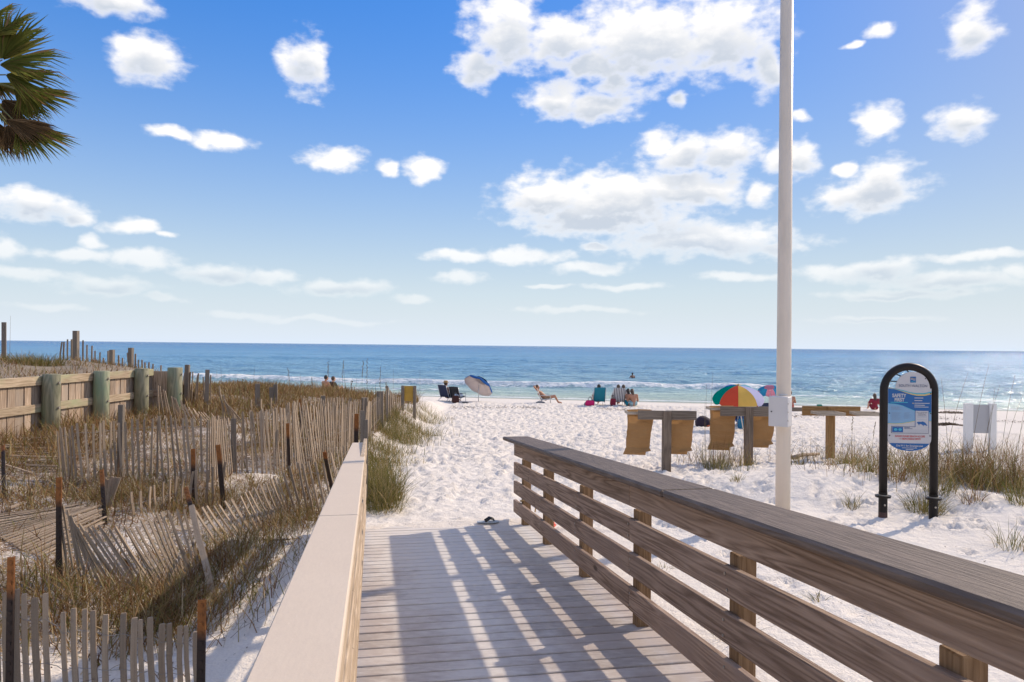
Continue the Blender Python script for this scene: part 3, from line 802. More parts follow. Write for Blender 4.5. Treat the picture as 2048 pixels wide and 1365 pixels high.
fD = fence('sand_fence', 'long dense sand fence rising towards the pale handrail end', [gt(472, 944, 474, 828), gt(505, 948, 500, 822), gt(545, 950, 540, 815), gt(586, 950, 580, 808), gt(620, 945, 600, 804), gt(650, 935, 640, 808), gt(680, 920, 682, 806), gt(712, 905, 716, 802)], 56, wires=(.15, .5, .88), width=.026, jit=.05)
p = at(575, 847, ground(580, 955).y); metal_post(fD, p, ground(580, 958) - Vector((0, 0, .1)), .05)
p = at(600, 798, ground(603, 868).y); metal_post(fD, p, ground(603, 870) - Vector((0, 0, .2)), .05)
p = at(713, 828, 9.6); metal_post(fD, p, Vector((p.x, p.y, tz(p.x, p.y))), .055)
for tx, ty, bx, by, w in ((725, 822, 727, 890, .1), (732, 840, 733, 890, .1)):
    q = at(bx, by, 9.4); wood_post(fD, at(tx, ty, 9.4), Vector((q.x, q.y, tz(q.x, q.y) - .1)), .05)
fD2 = fence('sand_fence', 'second row of thin slats behind the long dense fence', [gt(520, 902, 512, 824), gt(560, 892, 556, 812), gt(600, 888, 604, 800), gt(640, 880, 648, 796), gt(690, 872, 690, 795), gt(726, 868, 724, 796)], 46, wires=(.3, .85), width=.026, jit=.05)
q = ground(646, 868); wood_post(fD2, at(646, 792, q.y), q, .09); q = ground(728, 860); wood_post(fD2, at(730, 796, q.y), q, .13)
# fence along the path
fF = fence('sand_fence', 'sand fence bordering the sandy path beyond the handrail', [gt(728, 905, 735, 806), gt(742, 880, 742, 800), gt(755, 862, 753, 794), gt(765, 852, 765, 785), gt(772, 846, 772, 778), gt(776, 843, 778, 776), gt(790, 832, 786, 790), gt(802, 824, 800, 793)], 34, wires=(.3, .85), width=.034, jit=.05)
q = ground(760, 856); wood_post(fF, at(760, 783, q.y), q, .13); q = ground(774, 845); wood_post(fF, at(774, 772, q.y), q, .05)
# pale far fence at the back of the dune
fE = fence('sand_fence', 'pale distant sand fence along the seaward edge of the dune', [yt(419, 797, 417, 768, 28), yt(480, 795, 478, 763, 28.5), yt(560, 793, 560, 765, 29), yt(607, 793, 606, 778, 29.5)], 58, wires=(.4, .85), width=.04, jit=.03)
for x, y0, y1 in ((479, 763, 797), (533, 766, 797), (606, 776, 797)):
    q = at(x, y1, 28); wood_post(fE, at(x, y0, 28), Vector((q.x, q.y, tz(q.x, q.y) - .1)), .10)
fK = fence('sand_fence', 'low slats and two short posts in brown brush behind the hollow', [gt(505, 830, 505, 800), gt(545, 826, 545, 796), gt(570, 822, 572, 800)], 8, wires=(.6,), width=.04, jit=.1)
for x, y0, y1, w in ((515, 768, 822, .11), (551, 769, 816, .1), (543, 775, 815, .1)):
    q = ground(x, y1); wood_post(fK, at(x, y0, q.y), q - Vector((0, 0, .2)), w)
# dark, broken run right of the bulkhead
fH = fence('sand_fence', 'dark broken sand fence with two tall posts beside the corner pile', [gt(348, 806, 348, 748), gt(360, 808, 364, 742), gt(376, 812, 378, 745), gt(392, 814, 398, 748), gt(408, 816, 404, 752), gt(420, 818, 422, 748)], 15, wires=(.5, .85), width=.03, jit=.12)
for x, x2, y0, y1 in ((372, 375, 730, 812), (412, 415, 740, 818)):
    q = ground(x, y1); wood_post(fH, at(x2, y0, q.y), q - Vector((0, 0, .2)), .095)
fH2 = fence('sand_fence', 'bent slats spilling down past the corner pile onto the sand', [gt(318, 838, 314, 768), gt(335, 842, 326, 775), gt(352, 846, 342, 790), gt(372, 850, 352, 800), gt(395, 850, 372, 812), gt(418, 852, 395, 822), gt(440, 852, 418, 826)], 19, wires=(.6,), width=.028, jit=.06)
fH3 = fence('sand_fence', 'thin slats leaning together in front of the brown brush', [gt(448, 838, 438, 770), gt(455, 840, 440, 785), gt(466, 842, 446, 795), gt(478, 846, 452, 805), gt(488, 848, 462, 815)], 9, wires=(.6,), width=.034, jit=.05)
# ---------------------------------------------------------------- bulkhead and the fill behind it
M['pile'] = wood('green_treated_pile', (.15, .155, .10), (.40, .37, .26), axis=2, stretch=7, scale=6, rings=12, knots=False, objvar=.25, tint=(.21, .28, .185))
M['plank'] = wood('bulkhead_plank', (.20, .135, .09), (.54, .42, .32), axis=2, stretch=14, scale=10, rings=14, objvar=.4, tint=(.33, .27, .22))
M['waler'] = wood('bulkhead_waler', (.24, .175, .11), (.54, .43, .31), axis=1, stretch=14, scale=9, rings=14, objvar=.15, tint=(.36, .36, .22))
BX = -7.72; BTOP = CZ - .575
BH = empty('bulkhead', (BX, 13, CZ - 1.6), 0, 'timber retaining wall with round green piles and horizontal walers', 'retaining wall')
bpy.context.view_layer.update()
for px_, Y in ((85, 11.9), (184, 13.35), (260, 14.8), (329, 15.55), (-60, 10.3)):
    p = at(px_, 750, Y)
    zb = tz(p.x + .25, Y) - .5; top = BTOP + .03
    mb = MB(); n = 20
    r0 = .135 if px_ != 329 else .15
    pts = [(0, 0, zb), (.0, 0, top - .3), (.004, 0, top - .006), (.004, 0, top)]
    mb.tube(pts, [r0 * 1.02, r0, r0 * .985, r0 * .95], n)
    o = mb.build('pile', M['pile'], None, True); part_in(o, BH); o.location = (BX + .17 if px_ != 329 else BX + .5, Y, 0)
    mb = MB(); mb.tube([(0, -.16, 0), (0, .16, 0)], .014, 8)
    for zz in (-.14, -.55):
        b_ = MB().tube([(0, 0, 0), (.03, 0, 0)], .022, 6).build('bolt', M['steel']); part_in(b_, o); b_.location = (r0 - .01, -.02, top + zz)
        b_.matrix_parent_inverse = Matrix()
y = 6.0
while y < 15.5:
    w = random.uniform(.17, .21); zb = tz(BX + .1, y) - .4
    me = MB().box((0, 0, 0), (.04, w - .014, BTOP - .03 - zb)).mesh('plank', bevel=.004)
    o = link('plank', me, None, M['plank']); part_in(o, BH); o.location = (BX + random.uniform(-.012, .008), y + w / 2, (BTOP - .03 + zb) / 2); y += w
for (y0, y1) in ((6, 10.35), (10.355, 11.86), (11.86, 13.33), (13.335, 14.78), (14.785, 15.5)):
    for zc, h in ((BTOP - .075, .145), (BTOP - .52, .135)):
        me = MB().box((0, 0, 0), (.05, y1 - y0 - .006, h)).mesh('waler', bevel=.006)
        o = link('waler', me, None, M['waler']); part_in(o, BH); o.location = (BX + .047, (y0 + y1) / 2, zc)
# return wall towards the corner
x = BX
for i in range(2):
    me = MB().box((0, 0, 0), (.5, .04, .9)).mesh('plank', bevel=.004); o = link('plank', me, None, M['plank']); part_in(o, BH); o.location = (BX + .25 - .51 * i, 15.58, BTOP - .5)
me = MB().box((0, 0, 0), (.62, .05, .14)).mesh('waler', bevel=.006); o = link('waler', me, None, M['rail']); part_in(o, BH); o.location = (BX + .3, 15.52, BTOP - .52)
# fill
fx = np.linspace(-40, BX - .03, 90) ; fx = BX - .03 - (BX - .03 + 40) * np.linspace(1, 0, 90) ** 2.2
fy = np.concatenate([np.linspace(2, 14, 60), np.linspace(14.1, 22, 60)])
FX, FY = np.meshgrid(fx, fy)
FZ = BTOP - .05 + .16 * sst(-FX, -BX, -BX + 1.6) + .13 * (vnoise(FX * 1.2, FY * 1.2, 81) - .4) * sst(-FX, -BX, -BX + .5)
end = sst(FY, 15.5, 19.5 )
FZ = FZ * (1 - end) + (terr(FX, FY) - .15) * end
FZ = np.where(FX > BX - .05, np.minimum(FZ, BTOP - .06), FZ)
idx = np.arange(FX.size).reshape(FX.shape)
quads = np.stack([idx[:-1, :-1], idx[:-1, 1:], idx[1:, 1:], idx[1:, :-1]], -1).reshape(-1, 4)
M['soil'] = plain('dune_soil', (.26, .21, .155), .95, .5, scale=14)
o = link('dune_fill', mesh_np('dune_fill', np.stack([FX, FY, FZ], -1).reshape(-1, 3), quads, True), None, M['soil']); tag(o, kind='structure')
def fz(x, y):
    i = np.abs(fx - x).argmin(); j = np.abs(fy - y).argmin(); return float(FZ[j, i])
# fence on the fill, against the sea
YG = 16.3
def zt(x1000, ty):  return ty
gs = [(124, 740, 684, 9), (128, 740, 684, 2), (135, 740, 679, 0), (143, 740, 679, 0), (166, 740, 681, 0), (174, 740, 690, 0), (184, 740, 692, 1), (190, 740, 702, -1), (200, 740, 705, 0), (207, 740, 716, 0), (216, 740, 702, -1), (228, 740, 702, 0), (237, 740, 711, -2), (245, 740, 716, 0), (255, 740, 706, -4), (271, 740, 708, 0), (277, 740, 720, 0), (284, 740, 720, -1), (290, 740, 725, 0), (298, 740, 725, 0), (306, 740, 728, 0), (322, 740, 731, 0)]
fG = empty('sand_fence', at(150, 740, YG), 0, 'uneven sand fence on top of the bulkhead standing out against the sea', 'fence'); bpy.context.view_layer.update()
for x, yb, yt_, dx in gs:
    p1 = at(x, yt_, YG); p0 = at(x - dx, yb + 14, YG); p0.z = min(p0.z, fz(p0.x, YG) - .05)
    o = link('slat', SLAT); part_in(o, fG); o.matrix_basis = seg_matrix(p0, p1, .034, .014, Vector((1, .3, 0)), random.uniform(-.4, .4))
for x, y0 in ((152, 662), (224, 700), (262, 696), (8, 645)):
    q = at(x, 745, YG - .1); q.z = fz(q.x, YG) - .2; wood_post(fG, at(x, y0, YG - .1), q, .085 if x != 152 else .1)

# ---------------------------------------------------------------- grass
def blade_mat(name, stops, trans=.25):
    t = NT(name); g = t.n('ShaderNodeNewGeometry')
    col = t.ramp(g.outputs['Random Per Island'], stops)
    df = t.n('ShaderNodeBsdfDiffuse'); tr = t.n('ShaderNodeBsdfTranslucent')
    t.L.new(col, df.inputs[0]); t.L.new(col, tr.inputs[0])
    mx = t.n('ShaderNodeMixShader', {0: trans}); t.L.new(df.outputs[0], mx.inputs[1]); t.L.new(tr.outputs[0], mx.inputs[2])
    t.N.remove(t.b); t.L.new(mx.outputs[0], t.N['Material Output'].inputs['Surface']); return t.mat
M['brush'] = blade_mat('dry_brush', [(0, (.12, .06, .03)), (.25, (.23, .125, .058)), (.5, (.40, .26, .13)), (.68, (.25, .175, .07)), (.84, (.20, .19, .055)), (1, (.62, .48, .30))])
M['grass'] = blade_mat('dune_grass', [(0, (.09, .10, .025)), (.3, (.16, .16, .045)), (.5, (.24, .20, .07)), (.75, (.34, .25, .11)), (1, (.46, .36, .2))])
M['oats'] = blade_mat('sea_oat_stalk', [(0, (.10, .07, .04)), (.5, (.20, .15, .08)), (1, (.30, .23, .13))], .1)

def blades(P, H, lean, width, bend=.5, dirs=None, seed=1):
    """P (n,3) roots, H heights; curved tapering blades, three levels each"""
    rg = np.random.default_rng(seed); n = len(P)
    th = rg.uniform(0, 2 * np.pi, n) if dirs is None else dirs
    ln = np.abs(rg.normal(lean, lean * .55, n))
    d = np.stack([np.cos(th), np.sin(th), np.zeros(n)], 1)
    ft = th + np.pi / 2 + rg.uniform(-.8, .8, n); s = np.stack([np.cos(ft), np.sin(ft), np.zeros(n)], 1)
    w = np.asarray(width) * rg.uniform(.6, 1.3, n)
    V = np.zeros((n, 7, 3))
    for k, (f, ww) in enumerate(((0, 1), (.4, .85), (.75, .55))):
        c = P + d * (H * ln * (f * (1 - bend) + bend * f ** 2))[:, None]; c[:, 2] += H * f * (1 - .22 * ln * f)
        V[:, k * 2] = c - s * (w * ww * .5)[:, None]; V[:, k * 2 + 1] = c + s * (w * ww * .5)[:, None]
    c = P + d * (H * ln)[:, None]; c[:, 2] += H * (1 - .35 * np.minimum(ln, 1.6) * bend); V[:, 6] = c
    b = np.arange(n)[:, None] * 7
    q = np.concatenate([b + np.array([0, 1, 3, 2]), b + np.array([2, 3, 5, 4])])
    t = b + np.array([4, 5, 6])
    return V.reshape(-1, 3), [q, t]

def terr_np(x, y): return terr(x, y)
# dry brush over the dune on the left
n = 120000
x = RNG.uniform(-22, -2.1, n); y = 4.2 + 26 * RNG.random(n) ** 1.35
dn = vnoise(x * .55 + 3, y * .5, 91) * .65 + vnoise(x * 1.7, y * 1.7, 92) * .45
lim = np.where(y > 15, .42, np.where(y > 9.5, .52, .66))
edge = x < -2.5 - .05 * (y - 8) - .3 * vnoise(y * 1.1, y * 0, 93)
near_rail = ~((y < 8.2) & (x > -2.55 - .12 * (8 - y)))
keep = (dn > lim) & edge & near_rail
keep |= (RNG.random(n) < .10) & edge & near_rail
wallside = ~((x < BX + .1) & (y < 17.5))
visible = np.abs(x) < y * .80 + .8
bare = (np.hypot((x + 4.6) / 1.5, (y - 10.8) / 1.9) < 1) & (RNG.random(n) < .8)
keep &= wallside & visible & ~bare
x, y = x[keep], y[keep]; z = terr(x, y)
H = RNG.uniform(.08, .30, len(x)) * (.7 + .9 * vnoise(x * .8, y * .8, 94)) * (1 + .018 * (y - 6))
V, F = blades(np.stack([x, y, z - .01], 1), H, .75, .0065 + .00055 * y, .45, seed=3)
o = link('dry_brush', mesh_np('dry_brush', V, F), None, M['brush']); tag(o, 'dry brown brush and weeds covering the fenced dune', 'brush', kind='stuff')
area_spots = [(210, 1225, .28, 1.2), (260, 1240, .3, 1.4), (310, 1225, .3, 1.5), (360, 1215, .3, 1.6), (410, 1190, .3, 1.6), (450, 1160, .28, 1.5), (480, 1120, .3, 1.5), (430, 1130, .3, 1.3), (520, 1090, .25, 1.4), (560, 1060, .25, 1.4), (600, 1045, .22, 1.4), (630, 1030, .2, 1.2), (350, 1255, .25, 1), (300, 1290, .25, .6), (590, 1000, .3, 1.2), (540, 990, .35, 1.0), (240, 1000, .35, 1.2), (200, 985, .35, 1.2), (290, 980, .4, 1.1), (150, 1000, .3, 1), (60, 900, .4, 1.3), (110, 890, .4, 1.3), (80, 940, .4, 1.0), (330, 960, .4, 1), (560, 800, 1.2, 1.5), (480, 815, 1.0, 1.5), (620, 830, .8, 1.3), (680, 840, .7, 1.2), (440, 840, .8, 1), (150, 1150, .3, .8), (60, 1180, .3, .7), (120, 1260, .2, .5), (660, 960, .3, 1.2), (640, 990, .25, 1.2), (690, 930, .3, 1), (300, 1015, .35, 1.3), (345, 1005, .35, 1.2), (400, 1030, .3, 1.0), (450, 1005, .35, 1.2), (500, 1010, .3, 1.1), (110, 1035, .3, .8), (40, 1015, .35, 1.0), (30, 985, .35, 1.1), (370, 920, .5, .9), (440, 905, .5, .9), (540, 915, .5, 1.1), (610, 905, .5, 1.2), (230, 905, .5, .9), (300, 890, .5, .8), (380, 860, .6, 1.0), (60, 1250, .3, .8), (200, 1290, .25, .6)]
# litter: short dead stems lying about
n = 60000
x = RNG.uniform(-16, -2.2, n); y = 4.2 + 18 * RNG.random(n) ** 1.2
k = (np.abs(x) < y * .8 + .6) & ~((x < BX + .1) & (y < 17)) & (x < -2.4 - .04 * (y - 8)) & ~((y < 8.2) & (x > -2.6 - .12 * (8 - y)) & (RNG.random(n) < .9))
x, y = x[k], y[k]
V, F = blades(np.stack([x, y, terr(x, y) + .012], 1), RNG.uniform(.02, .06, len(x)), 3.2, .009 + .0003 * y, .2, seed=5)
o = link('plant_litter', mesh_np('plant_litter', V, F), None, M['brush']); tag(o, 'dead stems and leaf crumbs strewn over the dune sand', 'litter', kind='stuff')

def clump_mesh(nm, cx, cy, r, nb, h, lean=.7, w=.006, seed=0, mat=None, z=None, rx=1.0):
    rg = np.random.default_rng(seed + 100)
    a = rg.uniform(0, 2 * np.pi, nb); rr = r * np.sqrt(rg.random(nb))
    x = np.cos(a) * rr * rx; y = np.sin(a) * rr
    zz = (terr(x + cx, y + cy) if z is None else np.full(nb, z))
    hh = h * rg.uniform(.45, 1.1, nb) * (1 - .35 * (rr / max(r, 1e-3)))
    dirs = a + rg.normal(0, .7, nb)
    z0 = tz(cx, cy) if z is None else z
    V, F = blades(np.stack([x, y, zz - z0 - .015], 1), hh, lean, w, .55, dirs, seed)
    me = mesh_np(nm, V, F); me.materials.append(mat or M['grass']); return me, Vector((cx, cy, z0))
def clump(label, px_, py_, r, nb, h, lean=.7, w=.006, seed=0, mat=None, name='grass_clump', cat='grass clump', rx=1.0, group=None):
    g = ground(px_, py_)
    me, loc = clump_mesh(name, g.x, g.y, r, nb, h, lean, w, seed, mat, rx=rx)
    o = link(name, me); o.location = loc; tag(o, label, cat, group); return o
def area(label, pts, nb, h, lean, w, seed, mat, name='dune_grass'):
    """loose cover over a set of spots: one mass"""
    Vs, Fs, off = [], [[], []], 0
    for i, (px_, py_, r, k) in enumerate(pts):
        g = ground(px_, py_); me, loc = None, None
        rg = np.random.default_rng(seed * 50 + i); m = int(nb * k)
        x = g.x + rg.normal(0, r, m); y = g.y + rg.normal(0, r * .8, m)
        V, F = blades(np.stack([x, y, terr(x, y) - .015], 1), h * rg.uniform(.35, 1.15, m), lean, w, .5, seed=seed * 50 + i)
        Vs.append(V); Fs[0].append(F[0] + off); Fs[1].append(F[1] + off); off += len(V)
    o = link(name, mesh_np(name, np.concatenate(Vs), [np.concatenate(Fs[0]), np.concatenate(Fs[1])]), None, mat)
    tag(o, label, 'grass', kind='stuff'); return o
area('tangled dry grass heaped against the leaning fences', area_spots, 190, .30, .95, .0075, 9, M['brush'], 'dry_grass')
area('green weeds among the dry grass of the hollow', area_spots[::2], 90, .26, .8, .006, 10, M['grass'], 'dry_grass')
# green fringe along the path, right of the left handrail
area('green grass fringe between the path fence and the bare sand', [(745, 1000, .16, 1.2), (752, 975, .18, 1.3), (745, 950, .25, 1.3), (755, 925, .25, 1.2), (770, 905, .3, 1), (790, 880, .35, 1.3), (800, 866, .4, 1.4), (815, 852, .4, 1.3), (775, 870, .4, 1.2), (840, 838, .4, 1.0), (800, 842, .45, 1.0), (860, 832, .3, .4), (760, 1015, .14, .6)], 430, .42, .65, .0075, 11, M['grass'])
clump('tall dark green grass tuft at the left foot of the ramp', 778, 1000, .17, 420, .55, .62, .007, 12)
clump('low straggling grass at the left end of the deck', 768, 1022, .22, 200, .28, 1.1, .006, 13)
for i, (x_, y_, h_, lab) in enumerate([(862, 872, .16, 'small sprig of dry grass on the sand by the path fringe'), (830, 925, .2, 'thin dry grass runner reaching out over the sand below the fringe'), (905, 838, .1, 'farthest wisp of grass at the tip of the green fringe')]):
    clump(lab, x_, y_, .22, 60, h_, 1.3, .006, 20 + i)
# grass on the right dune
area('mixed green and straw dune grass around the sign and along the right dune', [(1400, 932, .25, .5), (1440, 925, .3, .9), (1470, 935, .25, .6), (1600, 925, .4, .6), (1700, 925, .35, .9), (1690, 945, .3, .7), (1730, 925, .3, .6), (1790, 945, .3, .9), (1820, 930, .35, 1), (1850, 955, .35, .9), (1890, 950, .35, 1.1), (1930, 945, .4, 1.2), (1980, 950, .4, 1.3), (2020, 950, .4, 1.4), (2040, 980, .3, 1.2), (1990, 985, .3, .9), (1900, 985, .25, .6), (1920, 925, .4, .8), (2000, 920, .4, .9), (2080, 960, .5, 1.2)], 105, .62, .75, .007, 14, M['brush'], 'dune_grass')
area('green blades among the straw on the right dune', [(1440, 928, .3, 1), (1480, 945, .2, .5), (1610, 928, .4, .6), (1705, 935, .4, .9), (1800, 950, .35, .9), (1850, 960, .3, .8), (1900, 955, .35, 1), (1960, 960, .4, 1.2), (2025, 970, .4, 1.4), (1990, 940, .4, 1)], 75, .55, .8, .007, 15, M['grass'], 'dune_grass')
for i, (x_, y_, r_, nb, h_, lab) in enumerate([
    (1432, 938, .24, 260, .36, 'green grass clump between the two bag stands'), (1473, 962, .10, 60, .2, 'small drooping grass tuft on the sand face below the second bag stand'), (1498, 932, .12, 70, .18, 'green grass ringing the foot of the second bag stand'),
    (1705, 1015, .10, 60, .32, 'sparse upright tuft left of the sign legs'), (1850, 1025, .22, 320, .42, 'dense dark tuft at the foot of the right sign leg'), (2020, 1095, .16, 70, .42, 'sparse bright green tuft on the sand at the right edge'),
    (1880, 985, .2, 160, .5, 'bushy grass just right of the sign'), (1700, 930, .25, 200, .4, 'bushy grass in front of the bare wooden stand'), (2030, 985, .3, 260, .6, 'big straw coloured clump at the right edge')]):
    clump(lab, x_, y_, r_, nb, h_, .7, .006, 40 + i)
for i, (x_, y_, r_, nb, h_, lab) in enumerate([(1735, 945, .14, 110, .45, 'spiky tuft close left of the left sign leg'), (1790, 960, .2, 160, .42, 'brown tuft between the two sign legs'), (1832, 945, .18, 150, .48, 'greenish tuft inside the right sign leg'), (1925, 955, .22, 190, .5, 'round tuft below the white board'), (1965, 975, .2, 170, .55, 'tall tuft right of the white board'), (1945, 1005, .12, 80, .3, 'small tuft low on the sand face right of the sign'), (2045, 1010, .2, 150, .45, 'low straw tuft cut by the right edge'), (1660, 935, .1, 60, .25, 'thin tuft at the foot of the bare stand'), (1590, 930, .16, 90, .3, 'thin grass tuft just right of the pole')]):
    clump(lab, x_, y_, r_, nb, h_, .75, .0065, 140 + i, M['brush'] if i % 2 else M['grass'])
for i, (x_, y_, lab) in enumerate([(1640, 1200, 'tiny green sprig seen through the rail under the knotty board'), (1630, 1225, 'small plant seen through the lower rail gap'), (1330, 1140, 'low weed beside the fourth rail post'), (1455, 1280, 'thin grass blades behind the fifth rail post')]):
    clump(lab, x_, y_, .07, 22, .12 if i < 3 else .3, .9, .006, 60 + i)
# grass on the fill behind the bulkhead
def fill_grass():
    rg = np.random.default_rng(77); n = 9000
    x = rg.uniform(-14.5, BX - .05, n); y = rg.uniform(9.5, 16.2, n)
    k = (vnoise(x * .8, y * .8, 95) > .28) | (rg.random(n) < .25); x, y = x[k], y[k]
    z = np.array([FZ[np.abs(fy - b).argmin(), np.abs(fx - a).argmin()] for a, b in zip(x, y)])
    h = rg.uniform(.05, .2, len(x)) * (1 + 1.3 * (x < -9.6) * vnoise(x * 1.1, y * .3, 96))
    V, F = blades(np.stack([x, y, z - .02], 1), h, .8, .010, .5, seed=78)
    o = link('dune_grass', mesh_np('dune_grass', V, F), None, M['brush']); tag(o, 'brown grass mat on top of the bulkhead', 'grass', kind='stuff')
    for i, (px_, lab) in enumerate(((45, 'yellow green grass mound on the bulkhead at the left edge'), (88, 'wispy grass clump on the bulkhead between two tall posts'))):
        p = at(px_, 740, 14.2); me, loc = clump_mesh('grass_clump', p.x, p.y, .35, 260, .42 if i else .34, .7, .009, 70 + i, z=fz(p.x, p.y)); o = link('grass_clump', me); o.location = loc; tag(o, lab, 'grass clump')
fill_grass()
# sea oats: thin stalks, some with seed heads
OATN = 0
def oats(label, stalks, group):
    """stalks: base px, top px, depth; one plant each"""
    words = ['leftmost', 'second', 'third', 'fourth', 'fifth', 'sixth', 'seventh', 'eighth', 'ninth', 'tenth', 'eleventh', 'twelfth', 'thirteenth', 'fourteenth', 'fifteenth', 'sixteenth', 'seventeenth', 'eighteenth', 'nineteenth', 'twentieth', 'twenty first', 'rightmost']
    stalks = sorted(stalks, key=lambda q: q[2])
    for i_, (bx, by, tx, ty, Y, head) in enumerate(stalks):
        lab_ = label if len(stalks) == 1 else (label + ', ' + ('leftmost' if i_ == 0 else 'rightmost' if i_ == len(stalks) - 1 else words[i_] + ' tip from the left'))
        b = at(bx, by, Y); b.z = max(tz(b.x, b.y), min(b.z, tz(b.x, b.y) + .4)) if by > 760 else b.z
        t_ = at(tx, ty, Y); mid = (b + t_) / 2 + Vector(((b.x - t_.x) * .18, 0, .03))
        mb = MB(); pts = [b * (1 - f) ** 2 + mid * 2 * f * (1 - f) + t_ * f * f for f in np.linspace(0, 1, 7)]
        pts = [p - b for p in pts]
        w = .0023 * (Y / 10) ** .5
        mb.tube(pts, [w * 1.3, w * 1.2, w * 1.1, w, w * .85, w * .7, w * .5], 4)
        o = mb.build('sea_oat', M['oats']); o.location = b; tag(o, lab_, 'sea oat', group)
        if head:
            hb = MB(); L_ = (pts[-1] - pts[-3]); rg = random.Random(bx)
            for k in range(14):
                p = pts[-3] + L_ * (k / 13.0); d = Vector((rg.uniform(-1, .4), rg.uniform(-1, 1), rg.uniform(-.5, .6))) * .02 * (Y / 12)
                hb.ellipsoid(p + d, (.004 * Y / 12, .004 * Y / 12, .016 * Y / 12), None, 5, 4)
            h_ = hb.build('seed_head', M['oats']); h_.parent = o
oats('tall sea oat stalk on the right dune', [(1897, 900, 1882, 755, 10.5, 0), (1893, 905, 1936, 746, 10.6, 0), (1940, 930, 1978, 729, 10.8, 0), (1960, 940, 2000, 770, 10.9, 0), (1975, 935, 1990, 775, 10.9, 0), (2000, 930, 2030, 750, 10.6, 0), (2005, 925, 2048, 786, 10.6, 0), (2025, 950, 2048, 840, 10.4, 0), (2030, 960, 2052, 800, 10.4, 0), (1965, 930, 1985, 810, 11, 0)], 'sea oat stalks on the right dune')
oats('thin sea oat stalk between the bag stands', [(1417, 935, 1426, 743, 11.8, 0), (1410, 938, 1413, 768, 11.9, 0), (1408, 930, 1410, 800, 12, 0)], 'sea oat stalks between the bag stands')
oats('brown seed stalk left of the sign', [(1740, 935, 1752, 845, 11, 1), (1702, 920, 1706, 835, 11.5, 1)], 'seed stalks left of the sign')
oats('tall sea oat with a dark seed head above the path fence', [(735, 830, 734, 720, 14, 1)], None)
rs = random.Random(5)
oats('hair thin sea oat over the left dune', [(xx, 815 + rs.uniform(-5, 20), xx + rs.uniform(-5, 6), rs.uniform(722, 765), rs.uniform(14, 22), rs.random() < .4) for xx in (367, 395, 437, 446, 462, 490, 505, 540, 579, 602, 625, 655, 683, 692, 701, 712, 722, 750, 762, 770, 786, 840)], 'sea oat stalks over the left dune')
oats('lone thin stalk on the bulkhead beside the leftmost post', [(19, 742, 21, 632, 15, 0)], None)
# ---------------------------------------------------------------- palm
M['frond'] = blade_mat('palm_frond', [(0, (.10, .12, .025)), (.5, (.18, .19, .045)), (.8, (.22, .15, .055)), (1, (.30, .19, .09))], .42)
M['frond_dry'] = blade_mat('palm_frond_dry', [(0, (.07, .045, .025)), (.5, (.13, .08, .04)), (1, (.24, .16, .09))], .15)
M['petiole'] = plain('palm_petiole', (.17, .17, .06), .6, .3)
M['trunk'] = wood('palm_trunk', (.08, .065, .05), (.24, .2, .16), axis=0, stretch=1.5, scale=6, rings=30, knots=False, objvar=0)
def frond_mesh(seed, L=1.0, spread=2.3, droop=.35, nl=46):
    """fan in local frame: stalk end at origin, pointing +x, leaf plane xy, z up"""
    rg = random.Random(seed); vs, fs = [], []
    for i in range(nl):
        a = -spread / 2 + spread * i / (nl - 1) + rg.uniform(-.02, .02)
        l = L * (1 - .25 * abs(a / spread * 2) ** 2) * rg.uniform(.88, 1.06)
        d = Vector((math.cos(a), math.sin(a), 0)); s = Vector((-math.sin(a), math.cos(a), 0))
        o = len(vs); tw = rg.uniform(-.5, .5)
        base = Vector((.42 * L * (i / (nl - 1) - .5) ** 2 * 0, 0, 0))
        for f, w in ((.03, .008), (.35, .020), (.6, .014), (.82, .007)):
            p = base + d * (l * f) + Vector((0, 0, -droop * l * f * f * (.6 + .5 * rg.random()) - .10 * abs(a) * l * f))
            vs.append(p - s * w + Vector((0, 0, w * (1 if i % 2 else -1)))); vs.append(p + s * w - Vector((0, 0, w * (1 if i % 2 else -1))))
        p = base + d * l + Vector((0, 0, -droop * l * (1.0 + .5 * rg.random()))); vs.append(p)
        for k in range(3): fs.append((o + 2 * k, o + 2 * k + 1, o + 2 * k + 3, o + 2 * k + 2))
        fs.append((o + 6, o + 7, o + 8))
    return vs, fs
PT = at(-62, 170, 12.3)
PALM = empty('palm_tree', (PT.x, PT.y, CZ - .6), 0, 'fan palm at the left edge with drooping dark green fronds', 'palm tree'); bpy.context.view_layer.update()
tz0 = CZ - .9
mb = MB(); hh = PT.z - .15 - tz0
mb.tube([(0, 0, 0), (.02, 0, hh * .5), (0, 0, hh)], [.2, .16, .15], 14)
o = mb.build('trunk', M['trunk'], None, True); part_in(o, PALM); o.location = (PT.x, PT.y, tz0)
FM = []
for s in range(4):
    vs, fs = frond_mesh(s + 3, 1.0, 1.5 + .2 * s, .12 + .06 * s); mb = MB(); mb.add(vs, fs); me = mb.mesh('frond'); me.materials.append(M['frond']); FM.append(me)
vs, fs = frond_mesh(17, 1.0, 1.2, .15); DRY = MB().add(vs, fs).mesh('frond'); DRY.materials.append(M['frond_dry'])
rp = random.Random(3)
VIEW = [(-12, 70, 60, 20, 0), (-5, 95, 75, 45, 0), (0, 130, 112, 88, 0), (12, 150, 122, 140, 0), (28, 178, 138, 205, 0), (5, 120, 40, 5, 0), (45, 180, 95, 232, 0), (12, 240, 108, 262, 1), (38, 252, 122, 300, 0), (14, 250, 45, 318, 1), (-5, 245, 12, 300, 1), (-20, 40, 20, 0, 0), (5, 200, 70, 245, 1)]
